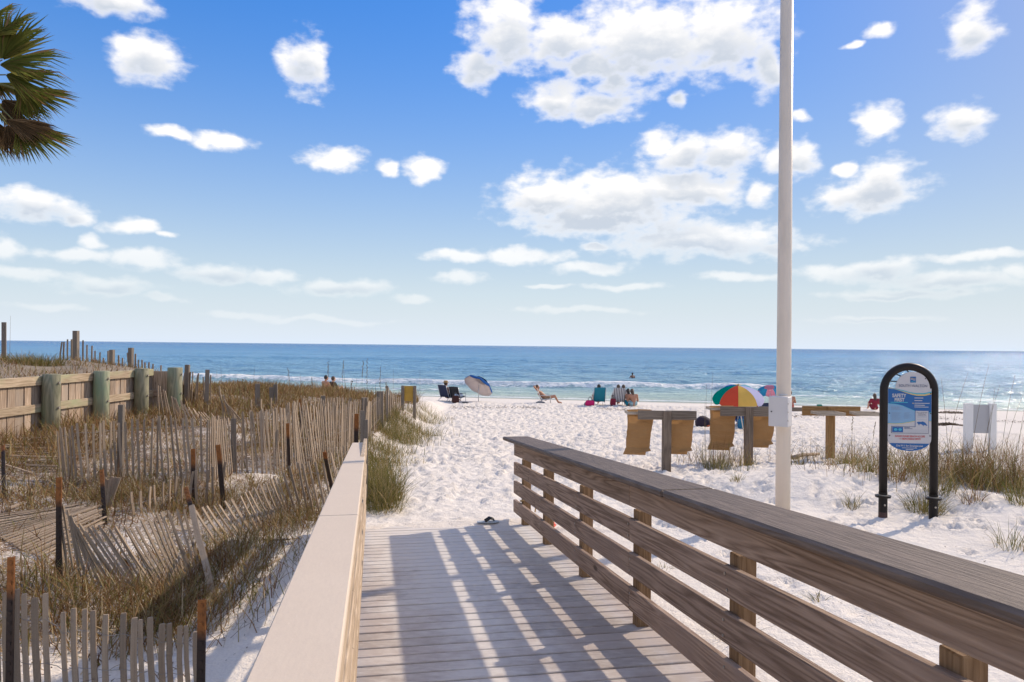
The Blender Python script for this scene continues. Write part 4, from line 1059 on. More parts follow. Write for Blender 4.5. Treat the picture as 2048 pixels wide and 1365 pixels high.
for i, (hx, hy, tx, ty, dry) in enumerate(VIEW):
    Yd = PT.y + rp.uniform(-.5, .35)
    hub_, tip_ = at(hx, hy, Yd), at(tx, ty, Yd + rp.uniform(-.3, .1))
    x_ = (tip_ - hub_); L_ = x_.length; x_.normalize()
    up_ = Vector((rp.uniform(-.25, .25), -.75, .75)); z_ = (up_ - x_ * up_.dot(x_)).normalized(); y_ = z_.cross(x_)
    m_ = Matrix(((x_.x, y_.x, z_.x, 0), (x_.y, y_.y, z_.y, 0), (x_.z, y_.z, z_.z, 0), (0, 0, 0, 1)))
    o = link('frond', DRY if dry else FM[i % 4]); part_in(o, PALM); o.matrix_basis = Matrix.Translation(hub_) @ m_ @ Matrix.Scale(L_ * 1.05, 4)
    s_ = MB().tube([PT - Vector((0, 0, .1)), (PT + hub_) / 2 + Vector((0, 0, .08)), hub_], [.022, .014, .01], 6).build('petiole', M['petiole']); part_in(s_, PALM)
FR = []
for k in range(14): FR.append((rp.uniform(1.4, 4.9), rp.uniform(-.9, 1.2), rp.uniform(.55, .75), rp.uniform(-.9, .7), 0))
for i, (az, el, ls, fp, dry) in enumerate(FR):
    az = az - .15
    d = Vector((math.cos(az) * math.cos(el), math.sin(az) * math.cos(el), math.sin(el)))
    tip = PT + d * ls
    o = link('frond', DRY if dry else FM[i % 4]); part_in(o, PALM)
    o.matrix_basis = Matrix.Translation(tip) @ Matrix.Rotation(az + rp.uniform(-.2, .2), 4, 'Z') @ Matrix.Rotation(-fp, 4, 'Y') @ Matrix.Rotation(rp.uniform(-.6, .6), 4, 'X') @ Matrix.Scale(rp.uniform(.85, 1.1), 4)
    s_ = MB().tube([PT - Vector((0, 0, .1)), PT + d * ls * .5 + Vector((0, 0, .05)), tip], [.022, .014, .01], 6).build('petiole', M['petiole']); part_in(s_, PALM)

# ---------------------------------------------------------------- pole with electrical box
def pole_mat():
    t = NT('painted_pole'); c = t.coord()
    a = t.noise(t.mapping(c, (20, 20, 1.2)), 1, 4); b = t.noise(c, 40, 6, .75); d = t.noise(t.mapping(c, (5, 5, 1.0)), 1, 3)
    col = t.mix(a, (.66, .56, .455), (.77, .675, .565))
    col = t.mix(t.ramp(d, [(.5, (0, 0, 0)), (.75, (.5, .5, .5))]), col, (.52, .45, .36))
    col = t.mix(t.ramp(b, [(.70, (0, 0, 0)), (.75, (1, 1, 1))]), col, (.16, .13, .11))
    t.set(Base_Color=col, Roughness=.45); return t.mat
M['pole'] = pole_mat()
M['box'] = plain('grey_enclosure', (.60, .575, .56), .45, .06)
M['dark'] = plain('dark_fitting', (.03, .03, .03), .5, .2)
PY_ = 8.84
pb = at(1565.5, 1010, PY_); pgz = tz(pb.x, pb.y)
POLE = empty('pole', (pb.x, pb.y, pgz), 0, 'tall off white pole with a grey box strapped to it', 'pole'); bpy.context.view_layer.update()
topz = 11.5; mb = MB()
o = MB().tube([(0, 0, -.4), (0, 0, 1.85), (0, 0, topz - pgz)], [.0875, .085, .066], 24).build('shaft', M['pole'], POLE, True)
bz = at(1550, 794, 8.6).z - pgz; bh = .355
bt = bz - bh / 2
def rbox(name, c, s, mat, parent, rz=0, bev=.006):
    o = MB().box((0, 0, 0), s).build(name, mat, parent, bevel=bev); o.location = c; o.rotation_euler = (0, 0, rz); return o
BXR = R(38)
bc = Vector((-.10, -.165, bt))
enc = rbox('enclosure', bc, (.225, .17, bh), M['box'], POLE, -R(36))
M['box2'] = plain('pale_enclosure_side', (.66, .66, .66), .45, .05)
dr = rbox('door', (0, -.092, 0), (.22, .012, bh - .006), M['box'], enc, 0, .004)
lk = MB().tube([(0, -.006, 0), (0, -.014, 0)], .008, 12).build('lock', M['dark'], dr); lk.location = (-.075, 0, .0)
for zz in (-.1, 0, .1):
    h_ = MB().tube([(0, 0, -.008), (0, 0, .008)], .005, 8).build('hinge', M['steel'], enc); h_.location = (.113, -.088, zz)
rbox('label_plate', (.114, .01, .13), (.003, .09, .03), M['box2'], enc, 0, 0)
o = MB().tube([(0, 0, -.012), (0, 0, .012)], .090, 20).build('strap', M['dark'], POLE); o.location = (0, 0, bt - .11)
o = MB().tube([(0, 0, 0), (0, 0, .02)], [.06, .06], 4).build('top_bracket', M['box'], POLE); o.location = (-.03, -.05, bz + .005)

# ---------------------------------------------------------------- beach safety sign
M['sign_frame'] = plain('black_powder_coat', (.014, .011, .010), .45, .3, spec=.25)
def flat(name, col, rough=.45): return plain(name, col, rough, .03)
M['s_white'] = flat('sign_white', (.50, .485, .49)); M['s_blue'] = flat('sign_blue', (.004, .095, .30)); M['s_pale'] = flat('sign_pale_blue', (.20, .35, .52))
M['s_teal'] = flat('sign_teal', (.05, .38, .50)); M['s_gold'] = flat('sign_gold', (.60, .44, .15)); M['s_red'] = flat('sign_red', (.5, .03, .03)); M['s_navy'] = flat('sign_navy', (.02, .05, .14)); M['s_grey'] = flat('sign_grey_print', (.22, .30, .42))
SY = 8.9
g0 = at(1816, 1040, SY); SZ = CZ
pxm = SY / FPX
sg0 = tz(g0.x, SY)
SIGN = empty('safety_sign', (g0.x, SY, sg0), R(-4), 'arched black framed beach safety sign with blue and white panel', 'sign'); bpy.context.view_layer.update()
zt_ = at(1816, 726, SY).z - sg0        # top of the arch
rt = .047; hw = (1873 - 1760.4) / 2 * pxm - rt
zs = zt_ - rt - hw                      # spring line
arc = [(-hw, 0, -.35), (-hw, 0, zs)] + [(-hw * math.cos(t), 0, zs + hw * math.sin(t)) for t in np.linspace(.12, math.pi - .12, 22)] + [(hw, 0, zs), (hw, 0, -.35)]
MB().tube(arc, rt, 18).build('frame', M['sign_frame'], SIGN, True)
def gp(px_, py_):
    p = at(px_, py_, SY); return (p.x - g0.x), (p.z - sg0)
# panel outline: body with an arched head offset right and a rounded foot
pl, pr = gp(1775, 800)[0], gp(1859, 800)[0]
zb_top = gp(1815, 777)[1]; zshould = gp(1815, 878)[1]; zfoot = gp(1815, 902)[1]
cxh, zh = gp(1823, 775); rh = gp(1856, 775)[0] - cxh; zhead = gp(1823, 744)[1]
out = []
cx_ = (pl + pr) / 2
for t in np.linspace(math.pi, 2 * math.pi, 17): out.append((cx_ + (pr - pl) / 2 * math.cos(t), zshould + (zshould - zfoot) * math.sin(t)))
out.append((pr, zb_top)); 
for t in np.linspace(0, math.pi, 15): out.append((cxh + rh * math.cos(t), zb_top + .001 + (zhead - zb_top) * math.sin(t)))
out.append((pl, zb_top + .012))
PAN = MB().prism(out, .012).build('panel', M['s_white'], SIGN); PAN.location = (0, -.03, 0)
for t in (.42, .85, 1.38, 1.9, 2.45):
    t_ = math.pi - t
    a_ = Vector((hw * .98 * math.cos(t_), 0, zs + hw * .98 * math.sin(t_)))
    b_ = Vector((cxh + rh * .97 * math.cos(t_), -.01, zb_top + (zhead - zb_top) * .97 * math.sin(t_)))
    MB().tube([a_, b_], .007, 6).build('spoke', M['sign_frame'], SIGN)
YF = -.0012
def decal(name, pts, mat, k=1):
    o = MB().add([(x, 0, z) for x, z in pts], [tuple(range(len(pts)))]).build(name, mat, PAN); o.location = (0, YF * k, 0); return o
def band(top, bot, n=24):
    xs = np.linspace(pl + .002, pr - .002, n); T = [(x, top((x - pl) / (pr - pl))) for x in xs]; B = [(x, bot((x - pl) / (pr - pl))) for x in xs][::-1]; return T + B
Z = lambda py_: gp(1815, py_)[1]
wv = lambda a, b, c: (lambda u: np.interp(u, [0, .2, .45, .7, .85, 1], [Z(v) for v in a + b + c]))
top1 = wv((777.5, 778), (782, 787.5), (788, 785)); 
def strips(name, fa, mat, off, th, k): 
    def T(u): return fa(u) - off
    def B(u): return fa(u) - off - th
    xs = np.linspace(pl + .002, pr - .002, 28); vs = []; fs = []
    for i, x in enumerate(xs):
        u = (x - pl) / (pr - pl); vs += [(x, 0, T(u)), (x, 0, B(u) if not callable(th) else th(u))]
    for i in range(27): fs.append((2 * i, 2 * i + 1, 2 * i + 3, 2 * i + 2))
    o = MB().add(vs, fs).build(name, mat, PAN); o.location = (0, YF * k, 0); return o
def strip2(name, T, B, mat, k):
    xs = np.linspace(pl + .002, pr - .002, 28); vs = []; fs = []
    for x in xs:
        u = (x - pl) / (pr - pl); vs += [(x, 0, T(u)), (x, 0, B(u))]
    for i in range(27): fs.append((2 * i, 2 * i + 1, 2 * i + 3, 2 * i + 2))
    o = MB().add(vs, fs).build(name, mat, PAN); o.location = (0, YF * k, 0); return o
f_ = lambda *v: (lambda u: float(np.interp(u, np.linspace(0, 1, len(v)), [Z(q) for q in v])))
A0 = f_(776.5, 777.5, 780.5, 784.5, 786.5, 786, 782.5); A1 = f_(777, 778.5, 782.5, 786.5, 788.8, 788.5, 785); A2 = f_(777.5, 779, 783.5, 788.5, 791.5, 791.5, 788); A3 = f_(808, 809, 812, 818, 823.5, 825, 825); A4 = f_(807, 808, 811, 817, 822.5, 824, 824)
strip2('gold_wave', A1, A2, M['s_gold'], 3); strip2('teal_wave', A0, A1, M['s_teal'], 2); strip2('blue_field', A2, A4, M['s_blue'], 1); strip2('teal_edge', A4, A3, M['s_teal'], 2)
B0 = f_(846, 846.5, 845.5, 842.5, 839.5, 839, 841); strip2('pale_field', A3, B0, M['s_pale'], 1)
B1 = lambda u: B0(u) - .006; B2 = lambda u: B0(u) - .013
strip2('lower_teal_wave', B0, B1, M['s_teal'], 2); strip2('lower_gold_wave', B1, B2, M['s_gold'], 2)
# foot
ft = [(x, z) for (x, z) in out[:17] if z < Z(887) + .0005]
decal('foot_field', [(x + (cx_ - x) * .008, z + .002) for x, z in ft] + [(ft[-1][0] - .004, Z(886.5)), (ft[0][0] + .004, Z(886.5))], M['s_blue'])
def rect(name, x0, y0, x1, y1, mat, k=2):
    (a, b), (c, d) = gp(x0, y0), gp(x1, y1); return decal(name, [(a, d), (c, d), (c, b), (a, b)], mat, k)
rect('logo_tile', 1818, 753.5, 1829, 765.5, M['s_blue'], 2)
for nm, y0, mt in (('logo_wave', 757.0, 's_gold'), ('logo_wave', 759.3, 's_white'), ('logo_wave', 763, 's_teal')):
    xs = np.linspace(1819, 1828, 12); T = [gp(x, y0 - .9 * math.sin((x - 1818) * .62)) for x in xs]; Bm = [(x, z - .006) for x, z in T][::-1]
    decal(nm, T + Bm, M[mt], 3)
FONTC = {}
def text(s, px_, py_, size_px, mat, name='lettering', align='CENTER', k=3, parent=None, wide=1.0, bold=0.0):
    cu = bpy.data.curves.new('t', 'FONT'); cu.body = s; cu.align_x = align; cu.size = 1.0; cu.offset = bold
    tmp = bpy.data.objects.new('t', cu); COL.objects.link(tmp); bpy.context.view_layer.update()
    me = bpy.data.meshes.new_from_object(tmp.evaluated_get(bpy.context.evaluated_depsgraph_get()))
    bpy.data.objects.remove(tmp); me.name = name
    o = link(name, me, PAN); me.materials.clear(); me.materials.append(mat)
    x, z = gp(px_, py_); o.location = (x, YF * k, z); o.rotation_euler = (math.pi / 2, 0, 0); s_ = size_px * pxm / .7; o.scale = (s_ * wide, s_, s_); return o
text('SOUTH WALTON', 1823.3, 774.3, 5.2, M['s_navy'], wide=.93)
text('SAFETY', 1796.5, 794.5, 6.8, M['s_white'], wide=.83, bold=.035); text('FIRST', 1797, 803, 6.8, M['s_white'], wide=.83, bold=.035)
rect('underline', 1780, 804, 1813, 805.8, M['s_teal'], 3)
text('RULES', 1781, 817.5, 4.2, M['s_grey'], align='LEFT', bold=.02)
for y0, w in ((796, 17), (801.3, 15), (806.5, 29), (810.3, 20), (814, 27)):
    rect('print_line', 1826, y0 - .8, 1826 + w, y0 + .8, M['s_white'], 3)
rect('flag_mark', 1822, 805.8, 1824.4, 807.4, M['s_gold'], 3)
rect('print_line', 1781, 818.7, 1803, 819.7, M['s_grey'], 3)
for i in range(8):
    rect('print_line', 1782, 825 + i * 2.1, 1782 + (18, 16, 14, 18, 12, 17, 18, 15)[i], 825.9 + i * 2.1, M['s_grey'], 3)
for i in range(6): rect('print_line', 1806, 825 + i * 2.2, 1806 + (11, 9, 12, 10, 13, 8)[i], 825.8 + i * 2.2, M['s_grey'], 3)
rect('turtle_frame', 1827, 820.5, 1853.5, 855, M['s_blue'], 3); rect('turtle_card', 1828, 821.5, 1852.5, 854, M['s_white'], 4)
text('SEA TURTLES ARE', 1840.3, 825.9, 2.0, M['s_navy'], k=5, wide=.9); text('FEDERALLY', 1840.3, 828.6, 2.0, M['s_navy'], k=5); text('PROTECTED', 1840.3, 831.3, 2.0, M['s_navy'], k=5)
for y0 in (832.5, 834.6, 838.8): rect('print_line', 1831, y0, 1850, y0 + .6, M['s_grey'], 5)
tu = [(1831, 844), (1834, 843), (1838, 843.5), (1842, 842.5), (1846, 844.5), (1849, 848), (1851, 851.5), (1847.5, 850.5), (1843.5, 849.5), (1843.5, 852.5), (1840, 848.8), (1836, 847.5), (1834.5, 851), (1832.5, 847), (1830.5, 846)]
decal('turtle', [gp(*q) for q in tu][::-1], M['s_blue'], 5)
rect('notice_frame', 1781.5, 852.5, 1853, 867, M['s_navy'], 3); rect('notice_card', 1782.3, 853.3, 1852.2, 866.2, M['s_white'], 4); rect('notice_picture', 1783, 853.8, 1804, 864.5, M['s_blue'], 5)
for cx__ in (1789.5, 1798):
    decal('picture_swirl', [gp(cx__ + 3.4 * math.cos(t), 859 + 2.6 * math.sin(t)) for t in np.linspace(0, 2 * math.pi, 14)[:-1]][::-1], M['s_teal'], 6)
rect('print_line', 1806, 854.5, 1817, 855.7, M['s_navy'], 5); rect('print_line', 1806, 856.6, 1822, 857.6, M['s_navy'], 5)
for i in range(4): rect('print_line', 1806, 859 + i * 1.7, 1850, 859.7 + i * 1.7, M['s_grey'], 5)
text('SUGAR DUNES BEACH ACCESS', 1817.3, 874, 3.4, M['s_red'], wide=.86, bold=.02); text('11 BEACHSIDE DRIVE', 1817.5, 879.3, 3.4, M['s_red'], wide=.9, bold=.02)
text('Dial 911 for Emergencies', 1816.5, 893, 3.6, M['s_white'], wide=.98, bold=.02)
for y0, w in ((895, 29), (898, 15)): rect('print_line', 1816.5 - w / 2, y0, 1816.5 + w / 2, y0 + 1.3, M['s_white'], 3)
for x_, y_ in ((1778, 871), (1856, 871.5), (1857, 787), (1857, 826.5), (1778, 826.5), (1847.5, 757.5)):
    xx, zz = gp(x_, y_); b_ = MB().tube([(0, 0, 0), (0, -.004, 0)], .008, 8).build('bolt', M['dark'], PAN); b_.location = (xx, 0, zz)
for s_, py_ in ((-1, 994), (1, 996)):
    z_ = gp(1816, py_)[1]
    o = MB().tube([(0, 0, -.012), (0, 0, .012)], [.088, .093], 18).build('collar', M['sign_frame'], SIGN); o.location = (s_ * hw, 0, z_)
    o = MB().tube([(0, 0, -.05), (0, 0, .02)], .058, 18).build('sleeve', M['steel'], SIGN); o.location = (s_ * hw, 0, z_ + .016); o.scale = (1, 1, .3)
    o = MB().tube([(0, 0, -.3), (0, 0, .30)], .051, 18).build('leg_sleeve', M['sign_frame'], SIGN); o.location = (s_ * hw, 0, z_ - .25)
    b_ = MB().tube([(0, 0, 0), (0, -.01, 0)], .012, 8).build('bolt', M['steel'], SIGN); b_.location = (s_ * hw, -.048, z_ - .1)
M['sticker'] = plain('worn_stickers', (.07, .035, .028), .7, .9, scale=40)
o = MB().tube([(0, 0, 0), (0, 0, .12)], .0516, 18).build('worn_sticker', M['sticker'], SIGN); o.location = (-hw, 0, gp(1816, 1045)[1])
# ---------------------------------------------------------------- bag stands
M['stand_grey'] = wood('grey_stand_wood', (.085, .065, .05), (.24, .185, .14), axis=2, stretch=14, scale=9, rings=12, objvar=.1)
M['stand_bar'] = wood('grey_bar_wood', (.085, .068, .055), (.26, .21, .165), axis=0, stretch=14, scale=9, rings=12, objvar=.1)
M['stand_new'] = wood('brown_stand_wood', (.19, .10, .035), (.36, .21, .085), axis=2, stretch=14, scale=9, rings=12, objvar=.1)
M['stand_new_bar'] = wood('brown_bar_wood', (.19, .10, .035), (.36, .21, .085), axis=0, stretch=14, scale=9, rings=12, objvar=.1)
M['tray'] = wood('grey_tray_wood', (.24, .2, .15), (.52, .44, .35), axis=0, stretch=14, scale=9, rings=12, objvar=.2, knots=False)
def kraft():
    t = NT('kraft_paper'); c = t.coord()
    a = t.noise(c, 5, 4); b = t.noise(t.mapping(c, (3, 3, 12)), 1.5, 4)
    col = t.mix(a, (.40, .225, .095), (.52, .315, .145))
    df = t.n('ShaderNodeBsdfDiffuse'); tr = t.n('ShaderNodeBsdfTranslucent'); t.L.new(col, df.inputs[0]); t.L.new(col, tr.inputs[0])
    bp = t.n('ShaderNodeBump', {'Strength': .5, 'Distance': .03}); t.L.new(b, bp.inputs['Height']); t.L.new(bp.outputs[0], df.inputs['Normal'])
    mx = t.n('ShaderNodeMixShader', {0: .28}); t.L.new(df.outputs[0], mx.inputs[1]); t.L.new(tr.outputs[0], mx.inputs[2])
    t.N.remove(t.b); t.L.new(mx.outputs[0], t.N['Material Output'].inputs['Surface']); return t.mat
M['kraft'] = kraft()
def ring_frame(name, w, d, h, mat, parent, loc, rz=0):
    mb = MB()
    e = empty  # four boards round an open middle
    o = link(name, MB().box((0, -d / 2, 0), (w, .022, h)).box((0, d / 2, 0), (w, .022, h)).box((-w / 2 + .011, 0, 0), (.022, d - .024, h - .004)).box((w / 2 - .011, 0, 0), (.022, d - .024, h - .004)).mesh(name), parent, mat)
    o.location = loc; o.rotation_euler = (0, 0, rz); return o
def stand(label, base_px, bar_px, post_w, pm_, bm_, Y=None, frames='behind', name='bag_stand', rz=0.0):
    (bx, by), (x0, x1, y0, y1) = base_px, bar_px
    g = ground(bx, by)
    if Y: p = at(bx, by, Y); g = Vector((p.x, Y, tz(p.x, Y)))
    S = empty(name, g, rz, label, 'waste bag stand'); bpy.context.view_layer.update()
    k = g.y / FPX; ztop = at(bx, y0, g.y).z - g.z; hb = (y1 - y0) * k
    rbox('post', (0, .02, (ztop - .5) / 2 - .0), (post_w, post_w, ztop + .5 - .012), pm_, S, 0, .006)
    rbox('crossbar', (((x0 + x1) / 2 - bx) * k, -.02 - post_w / 2 + .08 + .019, ztop - hb / 2), ((x1 - x0) * k, .038, hb), bm_, S, 0, .005)
    return S, k, ztop, g
ST = []
for lab, b, bar, pm_, bm_ in (('grey wooden stand holding two brown paper bags, nearest the path', (1333, 942), (1275, 1392, 822, 840), 'stand_grey', 'stand_bar'), ('grey wooden stand with two paper bags in front of the rainbow umbrella', (1497, 929), (1440, 1560, 814, 833), 'stand_grey', 'stand_bar'), ('bare brown wooden stand with two empty tray frames', (1661, 918), (1604, 1720, 813, 832), 'stand_new', 'stand_new_bar')):
    ST.append(stand(lab, b, bar, .145, M[pm_], M[bm_]))
S4 = stand('distant grey stand bar showing right of the pole', (1568, 880), (1528, 1612, 815, 823), .12, M['stand_grey'], M['stand_bar'], Y=19.5)
for i, (S, k, zt__, g) in enumerate(ST):
    if i < 2:
        for x0 in ((-54, 32) if i == 0 else (-53, 35)): ring_frame('bag_frame', .44, .34, .05, M['tray'], S, ((x0 + 2) * k, .30, zt__ - .06))
    else:
        for x0, rz in ((-20, .05), (55, -.1)):
            ring_frame('bag_frame', .52, .42, .06, M['tray'], S, (x0 * k, -.34, zt__ - .115), rz)
def bag(label, px0, px1, ytop, ybot, Y, seed, lean=-.06, group=None):
    k = Y / FPX; rg = random.Random(seed)
    w = (px1 - px0) * k; h = (ybot - ytop) * k; d = .20
    o_ = at((px0 + px1) / 2, ytop, Y)
    vs, fs = [], []; n = 12; hb = h * .86
    prof = [(-.5, -.5), (0, -.54), (.5, -.5), (.44, 0), (.5, .5), (0, .52), (-.5, .5), (-.42, 0)]
    m = len(prof)
    for i in range(n + 1):
        t = i / n; z = -hb * t
        dd = d * (1 - .75 * t ** 1.6); ww = w * (1.0 - .06 * t + .02 * math.sin(t * 9 + seed))
        ox = lean * t ** 1.8 + .006 * math.sin(t * 7 + seed); oy = -.06 * math.sin(t * math.pi * .6) - .05 * t ** 3
        for (x, y) in prof:
            vs.append((x * ww + ox + rg.uniform(-.004, .004), y * dd + oy + rg.uniform(-.006, .006), z + (rg.uniform(-.004, .012) if i == 0 else 0)))
    for i in range(n):
        for q in range(m): fs.append((i * m + q, (i + 1) * m + q, (i + 1) * m + (q + 1) % m, i * m + (q + 1) % m))
    o = MB().add(vs, fs).build('paper_bag', M['kraft']); o.location = o_; tag(o, label, 'paper bag', group)
    e = n * m; ox = lean; oy = -.06 * math.sin(math.pi * .6) - .05
    # folded base, curling out
    w2 = w * .97; hf = h * .15
    pts = [(-w2 / 2 + ox, oy - .03, -hb + .012), (w2 / 2 + ox, oy - .03, -hb + .012), (w2 / 2 + ox + .02, oy - .075, -hb - hf * .32), (w2 / 2 + ox - .07, oy - .07, -hb - hf * .5), (w2 / 2 + ox - .075, oy - .05, -hb - hf * 1.0), (-w2 / 2 + ox - .055, oy - .05, -hb - hf * .92)]
    f_o = MB().add(pts + [(x, y + .012, z) for x, y, z in pts], [tuple(range(6)), tuple(range(11, 5, -1))] + [((i + 1) % 6, i, 6 + i, 6 + (i + 1) % 6) for i in range(6)]).build('folded_base', M['kraft'], o)
    pts = [(-w / 2 - .004, -d / 2 - .012, .012), (w / 2 + .004, -d / 2 - .012, .008), (w / 2 + .002, -d / 2 - .014, -.10), (-w / 2 - .002, -d / 2 - .014, -.10)]
    MB().add(pts, [(0, 3, 2, 1)]).build('rolled_cuff', M['kraft'], o)
    return o
for i, (x0, x1, y0, y1, lab) in enumerate([(1256, 1304, 821, 907, 'brown paper bag on the left end of the nearest stand'), (1341, 1386, 824, 906, 'brown paper bag right of the nearest stand post'), (1422, 1469, 813, 898, 'brown paper bag on the left of the second stand'), (1504, 1546, 816, 893, 'brown paper bag half hidden behind the pole and its box')]):
    S, k, zt__, g = ST[i // 2]; bag(lab, x0, x1, y0, y1, g.y + .30, i)

# white board seen from behind on the right
g = ground(1935, 900); k = g.y / FPX
M['white_paint'] = plain('white_painted_wood', (.70, .69, .67), .55, .06)
M['grey_panel'] = plain('grey_panel', (.40, .40, .41), .6, .05)
WS = empty('notice_board', g, 0, 'white two legged board seen from behind in the right dune grass', 'notice board'); bpy.context.view_layer.update()
zt__ = at(1935, 807, g.y).z - g.z
for x_, w_ in ((1936, 16), (1984, 13)): rbox('post', ((x_ - 1935) * k, 0, zt__ / 2 - .15), (w_ * k, .10, zt__ + .3), M['white_paint'], WS, 0, .006)
rbox('panel', ((1961 - 1935) * k, .02, zt__ - 31 * k), (37 * k, .02, 57 * k), M['grey_panel'], WS, 0, .003)

# yellow backed sign by the end of the path fence
g = ground(817, 829); k = g.y / FPX
YS = empty('path_sign', g, 0, 'small yellow board between two dark posts at the end of the fence', 'sign'); bpy.context.view_layer.update()
zt__ = at(817, 772, g.y).z - g.z
M['yellow_board'] = plain('yellow_board', (.50, .30, .045), .6, .35, scale=5)
for x_, t_ in ((-12, 0), (12, 1)): rbox('post', (x_ * k, 0, zt__ / 2 - .1), (.09, .09, zt__ + .2), M['old_post'], YS, 0, .005)
rbox('board', (0, .055, zt__ - 15.5 * k), (24 * k, .02, 30 * k), M['yellow_board'], YS, 0, .003)

# ---------------------------------------------------------------- people
def skin_mat(name, c):
    t = NT(name); n = t.noise(t.coord(), 9, 3)
    t.set(Base_Color=t.mix(n, tuple(x * .9 for x in c), tuple(min(1, x * 1.1) for x in c)), Roughness=.55); return t.mat
SK = {'fair': skin_mat('skin_fair', (.55, .31, .21)), 'tan': skin_mat('skin_tan', (.42, .20, .115)), 'dark': skin_mat('skin_brown', (.22, .11, .07))}
HAIR = {'dark': plain('hair_dark', (.018, .013, .011), .5, .3), 'brown': plain('hair_brown', (.07, .04, .022), .5, .3), 'grey': plain('hair_light_brown', (.16, .11, .075), .5, .3)}
CL = {}
def cloth(key, c, rough=.85):
    if key not in CL: CL[key] = plain('cloth_' + key, c, rough, .15, scale=14)
    return CL[key]
def stripes(key, a, b, axis=0, freq=30):
    if key not in CL:
        t = NT('cloth_' + key); sp = t.n('ShaderNodeSeparateXYZ'); t.L.new(t.coord(), sp.inputs[0])
        f = t.math('GREATER_THAN', t.math('SINE', t.math('MULTIPLY', sp.outputs[axis], float(freq * 6.283))), 0.0)
        t.set(Base_Color=t.mix(f, a, b), Roughness=.85); CL[key] = t.mat
    return CL[key]
def cap_(mb, p, q, r0, r1):
    p, q = Vector(p), Vector(q)
    d = (q - p); l = d.length
    if l < 1e-5: d = Vector((0, 0, 1)); l = 1e-5
    d = d / l; pts, rr = [], []
    for t in (-1, -.8, -.4): pts.append(p + d * r0 * t); rr.append(max(.0008, r0 * math.sqrt(1 - t * t)))
    for t in (0, .5, 1): pts.append(p + d * l * t); rr.append(r0 + (r1 - r0) * t)
    for t in (.4, .8, 1): pts.append(q + d * r1 * t); rr.append(max(.0008, r1 * math.sqrt(1 - t * t)))
    mb.tube(pts, rr, 10)
POSES = {
 'ground': dict(pel=(0, 0, .13), chest=(0, -.07, .42), neck=(0, -.04, .58), head=(0, .0, .73), sh=(.17, -.05, .52), el=(.25, .06, .30), ha=(.17, .27, .33), hip=(.09, .02, .12), kn=(.15, .36, .36), an=(.13, .55, .07), to=(.13, .69, .03)),
 'chair': dict(pel=(0, 0, .27), chest=(0, -.14, .54), neck=(0, -.17, .70), head=(0, -.15, .86), sh=(.17, -.15, .64), el=(.26, -.02, .44), ha=(.22, .2, .42), hip=(.09, .03, .27), kn=(.14, .42, .38), an=(.13, .62, .08), to=(.13, .76, .03)),
 'relax': dict(pel=(0, 0, .26), chest=(0, -.26, .48), neck=(0, -.36, .62), head=(0, -.40, .77), sh=(.17, -.33, .57), el=(.32, -.55, .80), ha=(.09, -.50, .82), hip=(.09, .03, .26), kn=(.12, .44, .36), an=(.13, .60, .08), to=(.13, .76, .04)),
 'lean': dict(pel=(0, 0, .12), chest=(0, .05, .40), neck=(0, .12, .54), head=(-.03, .18, .66), sh=(.17, .06, .49), el=(.24, .14, .24), ha=(.16, .3, .12), hip=(.09, .02, .12), kn=(.20, .34, .26), an=(.05, .42, .08), to=(.0, .52, .04)),
 'wade': dict(pel=(0, 0, .95), chest=(0, -.02, 1.25), neck=(0, -.01, 1.42), head=(0, .02, 1.57), sh=(.18, -.01, 1.36), el=(.3, .05, 1.12), ha=(.32, .22, 1.05), hip=(.09, 0, .93), kn=(.1, .04, .5), an=(.1, 0, .08), to=(.1, .14, .03)),
}
